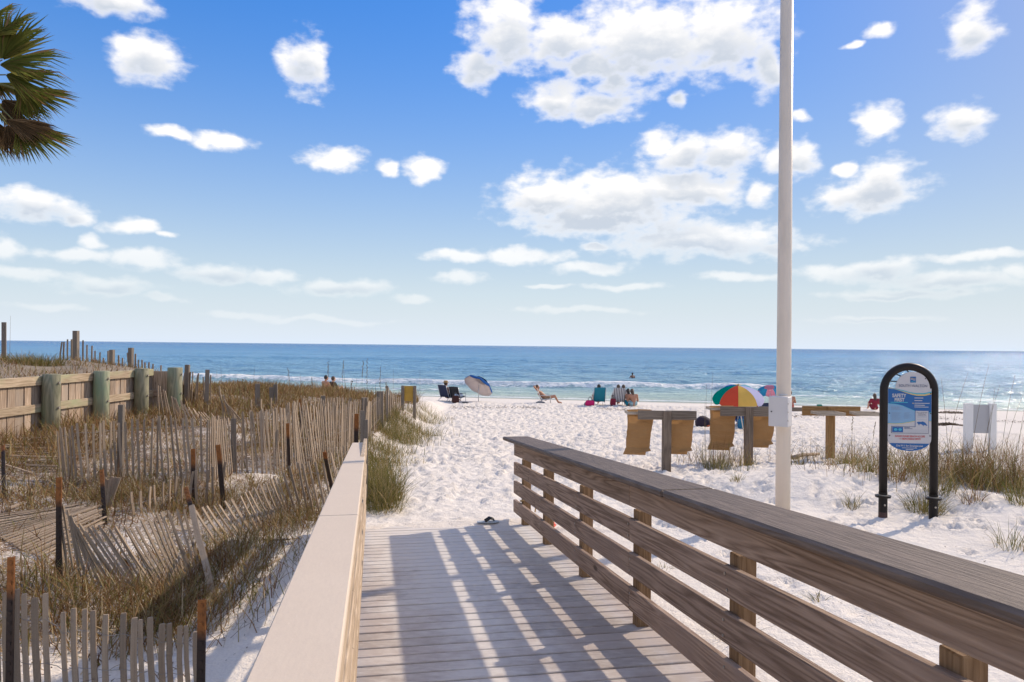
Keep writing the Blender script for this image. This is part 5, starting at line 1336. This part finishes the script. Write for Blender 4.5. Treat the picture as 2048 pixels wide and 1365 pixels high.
def person(label, px_, Y, face, pose, skin='fair', hair='dark', top=None, bottom=None, longhair=False, hat=None, loc=None, dz=0.0, size=1.0, tag_group=None, fore=0.0):
    """face: heading of the gaze, 0 = towards the sea, + = to the left"""
    J = POSES[pose]
    p = at(px_, 800, Y); L_ = loc or Vector((p.x, Y, tz(p.x, Y) + dz))
    L_ = L_ + Vector((-math.sin(face), math.cos(face), 0)) * fore
    P = empty('person', L_, face, label, 'person', tag_group); P.scale = (size,) * 3; bpy.context.view_layer.update()
    v = lambda k, s=1: Vector((J[k][0] * s, J[k][1], J[k][2]))
    mb = MB()
    pel, ch, ne, he = v('pel'), v('chest'), v('neck'), v('head')
    cap_(mb, pel + Vector((-.07, 0, 0)), pel + Vector((.07, 0, 0)), .105, .105); cap_(mb, pel, (pel + ch) / 2, .125, .115); cap_(mb, (pel + ch) / 2, ch, .115, .13)
    cap_(mb, ch + Vector((-.07, 0, .02)), ch + Vector((.07, 0, .02)), .105, .105); cap_(mb, v('sh', -1), v('sh'), .062, .062); cap_(mb, ch, ne, .09, .055); cap_(mb, ne, he - Vector((0, 0, .05)), .052, .05)
    mb.ellipsoid(he, (.075, .095, .115)); f_ = Vector((0, 1, 0))
    mb.ellipsoid(he + Vector((0, .03, -.055)), (.055, .065, .06))
    cap_(mb, he + Vector((0, .092, .0)), he + Vector((0, .108, -.025)), .012, .016)
    for s in (-1, 1):
        mb.ellipsoid(he + Vector((s * .077, -.005, -.01)), (.012, .022, .032))
        sh, el, ha = v('sh', s), v('el', s), v('ha', s); hip, kn, an, to = v('hip', s), v('kn', s), v('an', s), v('to', s)
        cap_(mb, sh, el, .052, .042); cap_(mb, el, ha, .042, .028)
        d = (ha - el).normalized(); sd = d.cross(Vector((0, 0, 1))); sd = sd.normalized() if sd.length > .1 else Vector((1, 0, 0))
        pm2 = ha + d * .06; cap_(mb, ha, pm2, .028, .034)
        for q, ln in ((-1.5, .055), (-.5, .075), (.5, .08), (1.5, .068)):
            r_ = pm2 + sd * q * .019; k1 = r_ + d * ln * .6; cap_(mb, r_, k1, .011, .010); cap_(mb, k1, k1 + (d * .6 - Vector((0, 0, .6))) * ln * .5, .010, .009)
        cap_(mb, ha + d * .02, ha + d * .06 - sd * .05 * s, .013, .011)
        cap_(mb, hip, kn, .088, .06); cap_(mb, kn, an, .058, .038); cap_(mb, an, to, .042, .03)
    b = mb.build('body', SK[skin], P, True)
    def rm(o, vs):
        m = o.modifiers.new('remesh', 'REMESH'); m.mode = 'VOXEL'; m.voxel_size = vs; m.use_smooth_shade = True
        s_ = o.modifiers.new('smooth', 'SMOOTH'); s_.iterations = 3
    rm(b, .013)
    h = MB(); h.ellipsoid(he + Vector((0, -.018, .022)), (.086, .098, .108))
    if longhair: cap_(h, he + Vector((0, -.07, .0)), ne + Vector((0, -.09, -.10)), .075, .055)
    hb = h.mesh('hair'); 
    # open the hair towards the face
    bm = bmesh.new(); bm.from_mesh(hb); bmesh.ops.delete(bm, geom=[q for q in bm.verts if q.co.y > he.y + .045 and q.co.z < he.z + .055], context='VERTS'); bm.to_mesh(hb); bm.free()
    hb.polygons.foreach_set('use_smooth', np.ones(len(hb.polygons), bool)); link('hair', hb, P, HAIR[hair])
    for s in (-1, 1):
        e = MB().ellipsoid((0, 0, 0), (.012, .008, .008), None, 8, 6).build('eye', M['dark'], P, True); e.location = he + Vector((s * .032, .09, .01))
    if top is not None:
        c = MB(); g_ = .016
        cap_(c, pel + Vector((0, 0, .05)), (pel + ch) / 2, .125 + g_, .115 + g_); cap_(c, (pel + ch) / 2, ch, .115 + g_, .13 + g_); cap_(c, ch + Vector((-.07, 0, .02)), ch + Vector((.07, 0, .02)), .107 + g_, .107 + g_)
        cap_(c, v('sh', -1), v('sh'), .064 + g_, .064 + g_)
        for s in (-1, 1): cap_(c, v('sh', s), v('sh', s) * .4 + v('el', s) * .6, .058 + g_, .058 + g_)
        o = c.build('shirt', top, P, True); rm(o, .016)
    if bottom is not None:
        c = MB(); cap_(c, pel + Vector((-.07, 0, 0)), pel + Vector((.07, 0, 0)), .118, .118)
        for s in (-1, 1): cap_(c, v('hip', s), v('hip', s) * .55 + v('kn', s) * .45, .1, .09)
        o = c.build('shorts', bottom, P, True); rm(o, .016)
    if hat is not None:
        c = MB(); c.tube([he + Vector((0, -.01, .045)), he + Vector((0, -.01, .055))], [.17, .165], 20); c.tube([he + Vector((0, -.015, .05)), he + Vector((0, -.015, .13)), he + Vector((0, -.015, .15))], [.105, .098, .07], 16)
        c.build('hat', hat, P, False)
    return P
M['alu'] = plain('chair_tube', (.55, .55, .55), .35, .1, .7)
def chair(label, px_, Y, face, mat, camp=False, loc=None, back=.5, w=.54, group=None, name='beach_chair', dz=0):
    p = at(px_, 800, Y); L_ = loc or Vector((p.x, Y, tz(p.x, Y) + dz))
    Cc = empty(name, L_, face, label, 'chair', group); bpy.context.view_layer.update()
    sz = .16 if not camp else .20; tilt = .42
    mb = MB(); n = 6; vs = []
    def sheet(nm, p0, p1, sag):
        vs, fs = [], []
        p0, p1 = Vector(p0), Vector(p1); nn = (p1 - p0).cross(Vector((1, 0, 0))).normalized()
        for i in range(n + 1):
            for j in range(5):
                t = i / n; u = j / 4 - .5; q = p0 + (p1 - p0) * t + Vector((u * w, 0, 0)) - nn * sag * math.sin(math.pi * (j / 4)) * 1.0
                vs.append(q)
        for i in range(n):
            for j in range(4): a = i * 5 + j; fs.append((a, a + 1, a + 6, a + 5))
        o = MB().add(vs, fs).build(nm, mat, Cc, True); m = o.modifiers.new('thick', 'SOLIDIFY'); m.thickness = .012; return o
    bt_ = Vector((0, -.12 - back * math.sin(tilt), sz + back * 1.15 * math.cos(tilt)))
    sheet('seat', (0, .34, sz + .06), (0, -.12, sz), -.025); sheet('backrest', (0, -.12, sz), bt_, -.03)
    for s in (-1, 1):
        x = s * w / 2
        MB().tube([(x, -.12, sz - .01), (x, bt_.y, bt_.z + .01)], .012, 8).build('back_tube', M['alu'], Cc, True)
        MB().tube([(x, .36, sz + .065), (x, -.12, sz - .012)], .012, 8).build('seat_tube', M['alu'], Cc, True)
        MB().tube([(x, .34, .0), (x, .30, sz + .2)], .011, 8).build('leg', M['alu'], Cc, True)
        MB().tube([(x, -.36, .0), (x, .05, sz + .05)], .011, 8).build('leg', M['alu'], Cc, True)
        MB().box((x * 1.02, .08, sz + .22), (.05, .46, .02)).build('armrest', mat if camp else M['alu'], Cc)
        MB().tube([(x, -.16, sz + .21), (x, -.12, sz)], .010, 6).build('arm_strut', M['alu'], Cc, True)
    return Cc
def seated(plabel, clabel, px_, Y, face, mat, camp=False, back=.5, pose='chair', **kw):
    chair(clabel, px_, Y, face, mat, camp, back=back); return person(plabel, px_, Y, face, pose, dz=-.02, fore=.10, **kw)
# left couple behind the fence
person('shirtless person with dark hair sitting beyond the fenced dune', 652, 33.0, R(-35), 'ground', 'tan', 'dark', None, cloth('navy', (.02, .03, .07)), dz=.10)
person('person in a black shirt sitting beside the shirtless person', 666.5, 33.2, R(-40), 'ground', 'fair', 'brown', cloth('black', (.015, .015, .018)), cloth('grey', (.2, .2, .2)), dz=.08)
# navy folding chairs by the tilted umbrella
seated('person in a straw hat sitting in a dark folding chair', 'dark navy folding chair under the person in the hat', 893, 34.5, R(-38), cloth('navy', (.02, .03, .07)), True, back=.55, skin='tan', hair='brown', bottom=cloth('black', (.015, .015, .018)), hat=plain('straw_hat', (.33, .22, .10), .8, .2))
chair('dark folding chair beside the person in the hat', 914, 34.3, R(-30), cloth('charcoal', (.03, .03, .035)), True, back=.5)
M['towel'] = plain('pale_towel', (.45, .52, .62), .9, .3)
def lump(name, label, cat, px_, Y, s, mat, seed=0, loc=None, group=None):
    p = at(px_, 800, Y); L_ = Vector((p.x, Y, tz(p.x, Y)))
    mb = MB(); mb.ellipsoid((0, 0, s[2] * .42), s, None, 14, 9)
    rg = random.Random(seed); mb.v = [(x * (1 + rg.uniform(-.12, .12)), y * (1 + rg.uniform(-.12, .12)), max(-.02, z * (1 + rg.uniform(-.1, .1)))) for x, y, z in mb.v]
    o = mb.build(name, mat, None, True); o.location = L_; tag(o, label, cat, group); return o
def tote(label, px_, Y, w, h, d, mat, name='beach_bag'):
    p = at(px_, 800, Y); B_ = empty(name, Vector((p.x, Y, tz(p.x, Y))), random.uniform(-.3, .3), label, 'bag'); 
    mb = MB(); prof = [(-.5, -.5), (.5, -.5), (.5, .5), (-.5, .5)]; vs = []
    for z, s in ((0, .85), (.3, 1.06), (.75, 1.0), (1, .8)):
        for x, y in prof: vs.append((x * w * s + random.uniform(-.01, .01), y * d * s, z * h))
    fs = [(3, 2, 1, 0), (12, 13, 14, 15)] + [(i * 4 + k, i * 4 + (k + 1) % 4, (i + 1) * 4 + (k + 1) % 4, (i + 1) * 4 + k) for i in range(3) for k in range(4)]
    mb.add(vs, fs).build('bag_body', mat, B_, False, .015)
    for y in (-.3, .3): MB().tube([(-.2 * w, y * d, h * .98)] + [(-.2 * w * math.cos(t), y * d, h + .16 * math.sin(t)) for t in np.linspace(.3, 2.84, 7)] + [(.2 * w, y * d, h * .98)], .009, 6).build('handle', M['dark'], B_, True)
    return B_
tote('dark brown bag on the sand between the two folding chairs', 911, 33.7, .32, .34, .2, cloth('maroon_dark', (.05, .015, .012)))
lump('towel', 'pale blue towel bundled on the second folding chair', 'towel', 917, 34.25, (.22, .2, .13), M['towel'], 3).location.z += .27
lump('sandals', 'dark sandals dropped on the sand right of the folding chairs', 'sandals', 931, 33.6, (.18, .1, .04), M['dark'], 4)
# sunbather
seated('sunbather reclining with hands behind the head facing right', 'low white chair under the sunbather', 1087, 34.6, R(-90), cloth('white', (.62, .60, .58)), False, pose='relax', skin='tan', hair='brown', bottom=cloth('tan_trunks', (.3, .18, .1)))
lump('towel', 'grey bundle on the sand under the sunbather chair', 'towel', 1081, 34.3, (.2, .12, .07), cloth('grey', (.2, .2, .2)), 9)
# group in the middle
seated('dark haired person seen from behind in a teal chair', 'teal beach chair seen from behind', 1197, 33.4, R(4), cloth('teal', (.012, .20, .27)), False, back=.62, skin='fair', hair='dark', top=cloth('white', (.62, .60, .58)), bottom=cloth('navy', (.02, .03, .07)))
tote('bright pink bag beside the teal chair', 1180, 33.0, .40, .24, .25, cloth('pink', (.62, .012, .13)))
lump('towel', 'small dark item behind the pink bag', 'towel', 1172, 33.2, (.09, .08, .1), cloth('grey', (.2, .2, .2)), 12)
seated('person in striped chair with short dark hair seen from behind', 'grey and white striped chair left of a pair', 1236, 33.4, R(2), stripes('stripe', (.65, .63, .62), (.10, .10, .12), 0, 13), False, back=.62, skin='tan', hair='brown', top=cloth('white', (.62, .60, .58)), bottom=cloth('navy', (.02, .03, .07)))
seated('second person of the striped chair pair, slightly farther off', 'grey and white striped chair right of a pair', 1246.5, 34.4, R(-4), stripes('stripe', (.65, .63, .62), (.10, .10, .12), 0, 13), False, back=.55, skin='fair', hair='brown', top=cloth('grey', (.2, .2, .2)), bottom=cloth('navy', (.02, .03, .07)))
tote('maroon bag beside the striped chair', 1226, 33.2, .26, .32, .2, cloth('maroon', (.22, .012, .03)))
person('person with dark hair bending over in a blue swimsuit', 1258, 33.2, R(-6), 'lean', 'tan', 'dark', None, cloth('teal', (.012, .20, .27)), longhair=True)
person('person in a green bikini sitting with arms spread on the sand', 1267, 33.0, R(4), 'lean', 'tan', 'brown', None, stripes('stripe_sw', (.55, .6, .58), (.02, .22, .27), 2, 12), longhair=True)
# bather
b_ = at(1265, 757, 72); person('bather standing chest deep in the sea', 1265, 72, R(20), 'wade', 'dark', 'dark', None, cloth('navy', (.02, .03, .07)), loc=Vector((b_.x, 72, -1.08)))
# right hand party below the rainbow umbrella
seated('person sitting under the rainbow umbrella, left of the party', 'blue chair below the rainbow umbrella', 1488, 24.5, R(6), cloth('blue', (.01, .09, .30)), False, back=.6, skin='tan', hair='dark', top=cloth('coral', (.45, .10, .07)), bottom=cloth('navy', (.02, .03, .07)))
person('person in dark top in the middle of the umbrella party', 1501, 25.3, R(-10), 'chair', 'tan', 'dark', cloth('navy', (.02, .03, .07)), cloth('blue', (.01, .09, .30)))
seated('dark haired person at the right of the umbrella party', 'navy chair at the right of the umbrella party', 1518, 25.0, R(20), cloth('navy', (.02, .03, .07)), False, back=.6, skin='tan', hair='dark', top=cloth('coral', (.45, .10, .07)), bottom=cloth('black', (.015, .015, .018)), longhair=True)
person('person mostly hidden behind the pole', 1580, 33.5, R(-10), 'ground', 'tan', 'brown', None, cloth('coral', (.45, .10, .07)))
person('long haired person in red sitting alone left of the safety sign', 1749, 34.2, R(-8), 'ground', 'fair', 'brown', cloth('maroon', (.22, .012, .03)), cloth('maroon', (.22, .012, .03)), longhair=True, size=.92)
lump('backpack', 'dark backpack and clothes heaped on the sand near the second stand', 'backpack', 1407, 24.4, (.28, .22, .24), cloth('plum', (.03, .018, .035)), 21)
lump('towel', 'small orange cloth beside the dark backpack', 'towel', 1418, 24.2, (.08, .08, .04), cloth('orange', (.5, .1, .03)), 22)
tote('teal cooler bag under the bar of the second stand', 1487, 23.6, .3, .32, .24, cloth('teal_bright', (.01, .16, .30)))
rb = rbox('cooler', at(1639, 812, 37), (.22, .2, .14), cloth('green', (.01, .18, .13)), None, 0, .02); rb.location.z = tz(rb.location.x, 37) + .07; tag(rb, 'small teal green cooler far off above the bare wooden stand', 'cooler')

# ---------------------------------------------------------------- umbrellas
def umbrella(label, base, axis_, hub, Rr, hgt, cols, scallop=.04, inner=None, n=8, vent=None, rot=0.0):
    U = empty('beach_umbrella', base, 0, label, 'umbrella'); bpy.context.view_layer.update(); inv = U.matrix_world.inverted()
    ax = Vector(axis_).normalized(); q = Vector((0, 0, 1)).rotation_difference(ax).to_matrix().to_4x4()
    T = Matrix.Translation(hub) @ q
    MB().tube([(0, 0, 0), hub - base], .016, 10).build('pole', M['alu'], U, True)
    o = MB().tube([hub - base, T @ Vector((0, 0, hgt + .06)) - base], .013, 8).build('upper_pole', M['alu'], U, True)
    for i in range(n):
        vs, fs = [], []; a0, a1 = rot + 2 * math.pi * i / n, rot + 2 * math.pi * (i + 1) / n
        for r_ in range(7):
            f = r_ / 6
            for s in range(5):
                t = s / 4; a = a0 + (a1 - a0) * t
                rr = Rr * math.sin(f * 1.35) / math.sin(1.35) * (1 - .045 * math.sin(math.pi * t)); z = hgt * (math.cos(f * 1.35) - math.cos(1.35)) / (1 - math.cos(1.35)) - .03 * math.sin(math.pi * t) * f
                vs.append((rr * math.cos(a), rr * math.sin(a), z))
        for s in range(5):
            t = s / 4; x, y, z = vs[6 * 5 + s]; vs.append((x * 1.01, y * 1.01, z - .05 - scallop * math.sin(math.pi * t)))
        for r_ in range(7):
            for s in range(4): a = r_ * 5 + s; fs.append((a, a + 5, a + 6, a + 1))
        o = MB().add(vs, fs).build('canopy_panel', cols[i % len(cols)], None, True); part_in(o, U); o.matrix_basis = T
        rib = MB().tube([(.02 * math.cos(a0), .02 * math.sin(a0), hgt - .02)] + [(Rr * math.sin(f * 1.35) / math.sin(1.35) * math.cos(a0) * .99, Rr * math.sin(f * 1.35) / math.sin(1.35) * math.sin(a0) * .99, hgt * (math.cos(f * 1.35) - math.cos(1.35)) / (1 - math.cos(1.35)) - .012) for f in (.3, .6, .85, 1)], .006, 5).build('rib', M['alu']); part_in(rib, U); rib.matrix_basis = T
    tip = MB().tube([(0, 0, hgt - .01), (0, 0, hgt + .07)], [.02, .008], 8).build('finial', M['dark']); part_in(tip, U); tip.matrix_basis = T
    if vent is not None:
        vs = [(0, 0, hgt + .14)] + [(Rr * .42 * math.cos(a), Rr * .36 * math.sin(a), hgt * .87 + .10) for a in np.linspace(0, 2 * math.pi, 17)[:-1]]
        o = MB().add(vs, [(0, i + 1, (i + 1) % 16 + 1) for i in range(16)]).build('vent_cap', vent); part_in(o, U); o.matrix_basis = T
    return U
def canopy(name, c, tr=.35):
    t = NT(name); n = t.noise(t.coord(), 8, 3); col = t.mix(n, tuple(x * .92 for x in c), tuple(min(1, x * 1.06) for x in c))
    df = t.n('ShaderNodeBsdfDiffuse'); r_ = t.n('ShaderNodeBsdfTranslucent'); t.L.new(col, df.inputs[0]); t.L.new(col, r_.inputs[0])
    mx = t.n('ShaderNodeMixShader', {0: tr}); t.L.new(df.outputs[0], mx.inputs[1]); t.L.new(r_.outputs[0], mx.inputs[2])
    t.N.remove(t.b); t.L.new(mx.outputs[0], t.N['Material Output'].inputs['Surface']); return t.mat
def two_face(name, outc, inc):
    t = NT(name); g = t.n('ShaderNodeNewGeometry'); col = t.mix(g.outputs['Backfacing'], outc, inc)
    df = t.n('ShaderNodeBsdfDiffuse'); r_ = t.n('ShaderNodeBsdfTranslucent'); t.L.new(col, df.inputs[0]); t.L.new(col, r_.inputs[0])
    mx = t.n('ShaderNodeMixShader', {0: .25}); t.L.new(df.outputs[0], mx.inputs[1]); t.L.new(r_.outputs[0], mx.inputs[2])
    t.N.remove(t.b); t.L.new(mx.outputs[0], t.N['Material Output'].inputs['Surface']); return t.mat
UB = two_face('umbrella_blue_silver', (.03, .10, .30), (.46, .40, .39)); UV = canopy('umbrella_navy', (.012, .02, .075), .05)
p = at(957, 805, 35.2); base = Vector((p.x, 35.2, tz(p.x, 35.2))); hub = at(957.5, 771, 35.2)
umbrella('tilted blue umbrella with silver lining and navy cap on the open beach', base, (.45, .48, .76), hub, .76, .26, [UB], .02, vent=UV)
c_r = canopy('panel_red', (.62, .09, .05)); c_y = canopy('panel_yellow', (.72, .47, .12)); c_b = canopy('panel_blue', (.03, .12, .42)); c_g = canopy('panel_green', (.0, .24, .19)); c_w = canopy('panel_lilac', (.55, .55, .78)); c_t = canopy('panel_aqua', (.15, .45, .55))
g = ground(1487, 862); g = Vector((g.x, g.y, tz(g.x, g.y))); hub = at(1476, 797, g.y)
# panel order runs anticlockwise from +x
umbrella('rainbow striped beach umbrella behind the second bag stand', g, (-.06, -.20, .95), hub, .78, .42, [c_t, c_y, c_y, c_b, c_g, c_r, c_y, c_w], .06, rot=-R(22.5) + R(6))
p = at(1540, 800, 37); base = Vector((p.x, 37, tz(p.x, 37)))
umbrella('small blue and pink umbrella far behind, half hidden by the pole', base, (.1, .35, .9), at(1540, 783, 37), .62, .28, [canopy('panel_sky', (.03, .22, .42)), canopy('panel_pink', (.5, .2, .28))], .03)

# ---------------------------------------------------------------- small things
M['sole'] = plain('flip_flop_sole', (.44, .50, .55), .7, .05); M['strap'] = plain('flip_flop_strap', (.012, .012, .014), .5, .2); M['coral_sole'] = plain('coral_sandal', (.75, .10, .05), .6, .1)
def flipflop(label, loc, rz, sole, strap, s=1.0, tilt=0.0, rest=None):
    Fp = empty('flip_flop', loc, rz, label, 'flip flop'); Fp.scale = (s,) * 3; Fp.rotation_euler = (0, tilt, rz)
    pts = [(-.13, 0), (-.125, .028), (-.09, .036), (-.02, .034), (.05, .042), (.10, .042), (.13, .025), (.138, 0), (.13, -.03), (.09, -.045), (.03, -.038), (-.05, -.030), (-.10, -.034), (-.125, -.024)]
    n = len(pts)
    MB().add([(x, y, 0) for x, y in pts] + [(x, y, .018 + .01 * max(0, -x)) for x, y in pts], [tuple(range(n - 1, -1, -1)), tuple(range(n, 2 * n))] + [(i, (i + 1) % n, n + (i + 1) % n, n + i) for i in range(n)]).build('sole', sole, Fp, bevel=.003)
    for sgn in (-1, 1):
        MB().tube([(.08, 0, .02), (.065, sgn * .012, .045), (.02, sgn * .032, .055), (-.035, sgn * .036, .02)], [.007, .013, .014, .011], 8).build('strap', strap, Fp, True)
    return Fp
q = W(DECKEND - .22, 1.30, .018); flipflop('white flip flop with black straps on the end of the deck', q, R(12), M['sole'], M['strap'], .95, 0)
g = ground(1103, 1058); flipflop('coral red flip flop on the sand behind the rail', g + Vector((0, 0, .02)), R(70), M['coral_sole'], M['coral_sole'], .8)
M['rope'] = plain('tan_rope', (.50, .34, .15), .85, .2)
mb = MB(); c_ = W(PA[0], RB + .04 + .047, .27)
mb.tube([c_ + Vector((.068 * math.cos(t), .068 * math.sin(t), -.02 * math.sin(t))) for t in np.linspace(0, 2 * math.pi, 20)], .008, 6)
mb.tube([c_ + Vector((.07, -.02, 0)), c_ + Vector((.11, -.04, -.05)), c_ + Vector((.10, -.03, -.12))], .008, 6)
o = mb.build('rope', M['rope'], None, True); tag(o, 'tan rope looped round the last rail post', 'rope')
M['stick'] = wood('driftwood', (.16, .11, .07), (.42, .34, .26), axis=0, stretch=8, scale=14, knots=False, objvar=.1)
def stick(label, pts, r, name='driftwood'):
    P_ = [ground(x, y) + Vector((0, 0, r * .8 + dz)) for x, y, dz in pts]; mb = MB(); rr = [r * f for f in np.linspace(1, .6, len(P_))]
    mb.tube([p - P_[0] for p in P_], rr, 7); o = mb.build(name, M['stick'], None, True); o.location = P_[0]; tag(o, label, 'driftwood')
stick('pale bent stick lying on the sand beside the left handrail', [(526, 1081, 0), (548, 1086, .02), (575, 1085, .02), (600, 1078, .0)], .011)
stick('short brown driftwood stick on the shaded sand by the handrail', [(514, 1141, 0), (535, 1136, .01), (560, 1127, .03)], .018)
stick('dark driftwood log half buried behind the pole', [(1580, 921, 0), (1605, 916, .02), (1638, 912, .0)], .05)
M['wrack'] = plain('seaweed_wrack', (.12, .075, .045), .95, .5, scale=20)
def heap(label, px_, Y, rx, ry, h, n, mat, name, cat, seed):
    p = at(px_, 800, Y); rg = np.random.default_rng(seed)
    x = rg.normal(0, rx * .45, n); y = rg.normal(0, ry * .45, n); z0 = tz(p.x, Y)
    zz = terr(x + p.x, y + Y) - z0 + rg.random(n) * h * np.exp(-(x / rx) ** 2 * 2 - (y / ry) ** 2 * 2)
    V, F = blades(np.stack([x, y, zz], 1), rg.uniform(.02, .05, n), 2.2, .03, .3, seed=seed)
    o = link(name, mesh_np(name, V, F), None, mat); o.location = (p.x, Y, z0); tag(o, label, cat)
heap('brown seaweed heap on the sand right of the sign', 1893, 26.0, .7, .3, .10, 900, M['wrack'], 'seaweed_pile', 'seaweed', 31)
heap('low dark line of seaweed near the water right of the sign', 1903, 31.5, 1.0, .4, .10, 700, M['wrack'], 'seaweed_pile', 'seaweed', 32)
# seaweed crumbs in a broken line along the old high water mark
n = 2600; x = RNG.uniform(-12, 26, n); yl = 31.2 - .19 * (x - 2); y = yl + RNG.normal(0, .35, n) + .6 * np.sin(x * .5)
k = vnoise(x * .55, x * 0 + 4, 97) > .45; x, y = x[k], y[k]
V, F = blades(np.stack([x, y, terr(x, y) + .02], 1), RNG.uniform(.02, .05, len(x)), 3.0, .03, .2, seed=98)
o = link('seaweed_line', mesh_np('seaweed_line', V, F), None, M['wrack']); tag(o, 'thin broken line of seaweed crumbs along the beach', 'seaweed', kind='stuff')
# dark crumbs on the bare sand beside and below the handrails
n = 900; x = np.concatenate([RNG.uniform(-3.4, -1.6, 450), RNG.uniform(2.2, 6.5, 450)]); y = np.concatenate([RNG.uniform(4.2, 8.2, 450), RNG.uniform(3.4, 8.5, 450)])
k = vnoise(x * 2.1, y * 2.1, 99) > .5; x, y = x[k], y[k]
V, F = blades(np.stack([x, y, terr(x, y) + .006], 1), RNG.uniform(.006, .016, len(x)), 2.2, .009, .2, seed=101)
o = link('plant_litter', mesh_np('plant_litter', V, F), None, M['wrack']); tag(o, 'dark plant crumbs scattered on the bare sand beside the ramp', 'litter', kind='stuff')
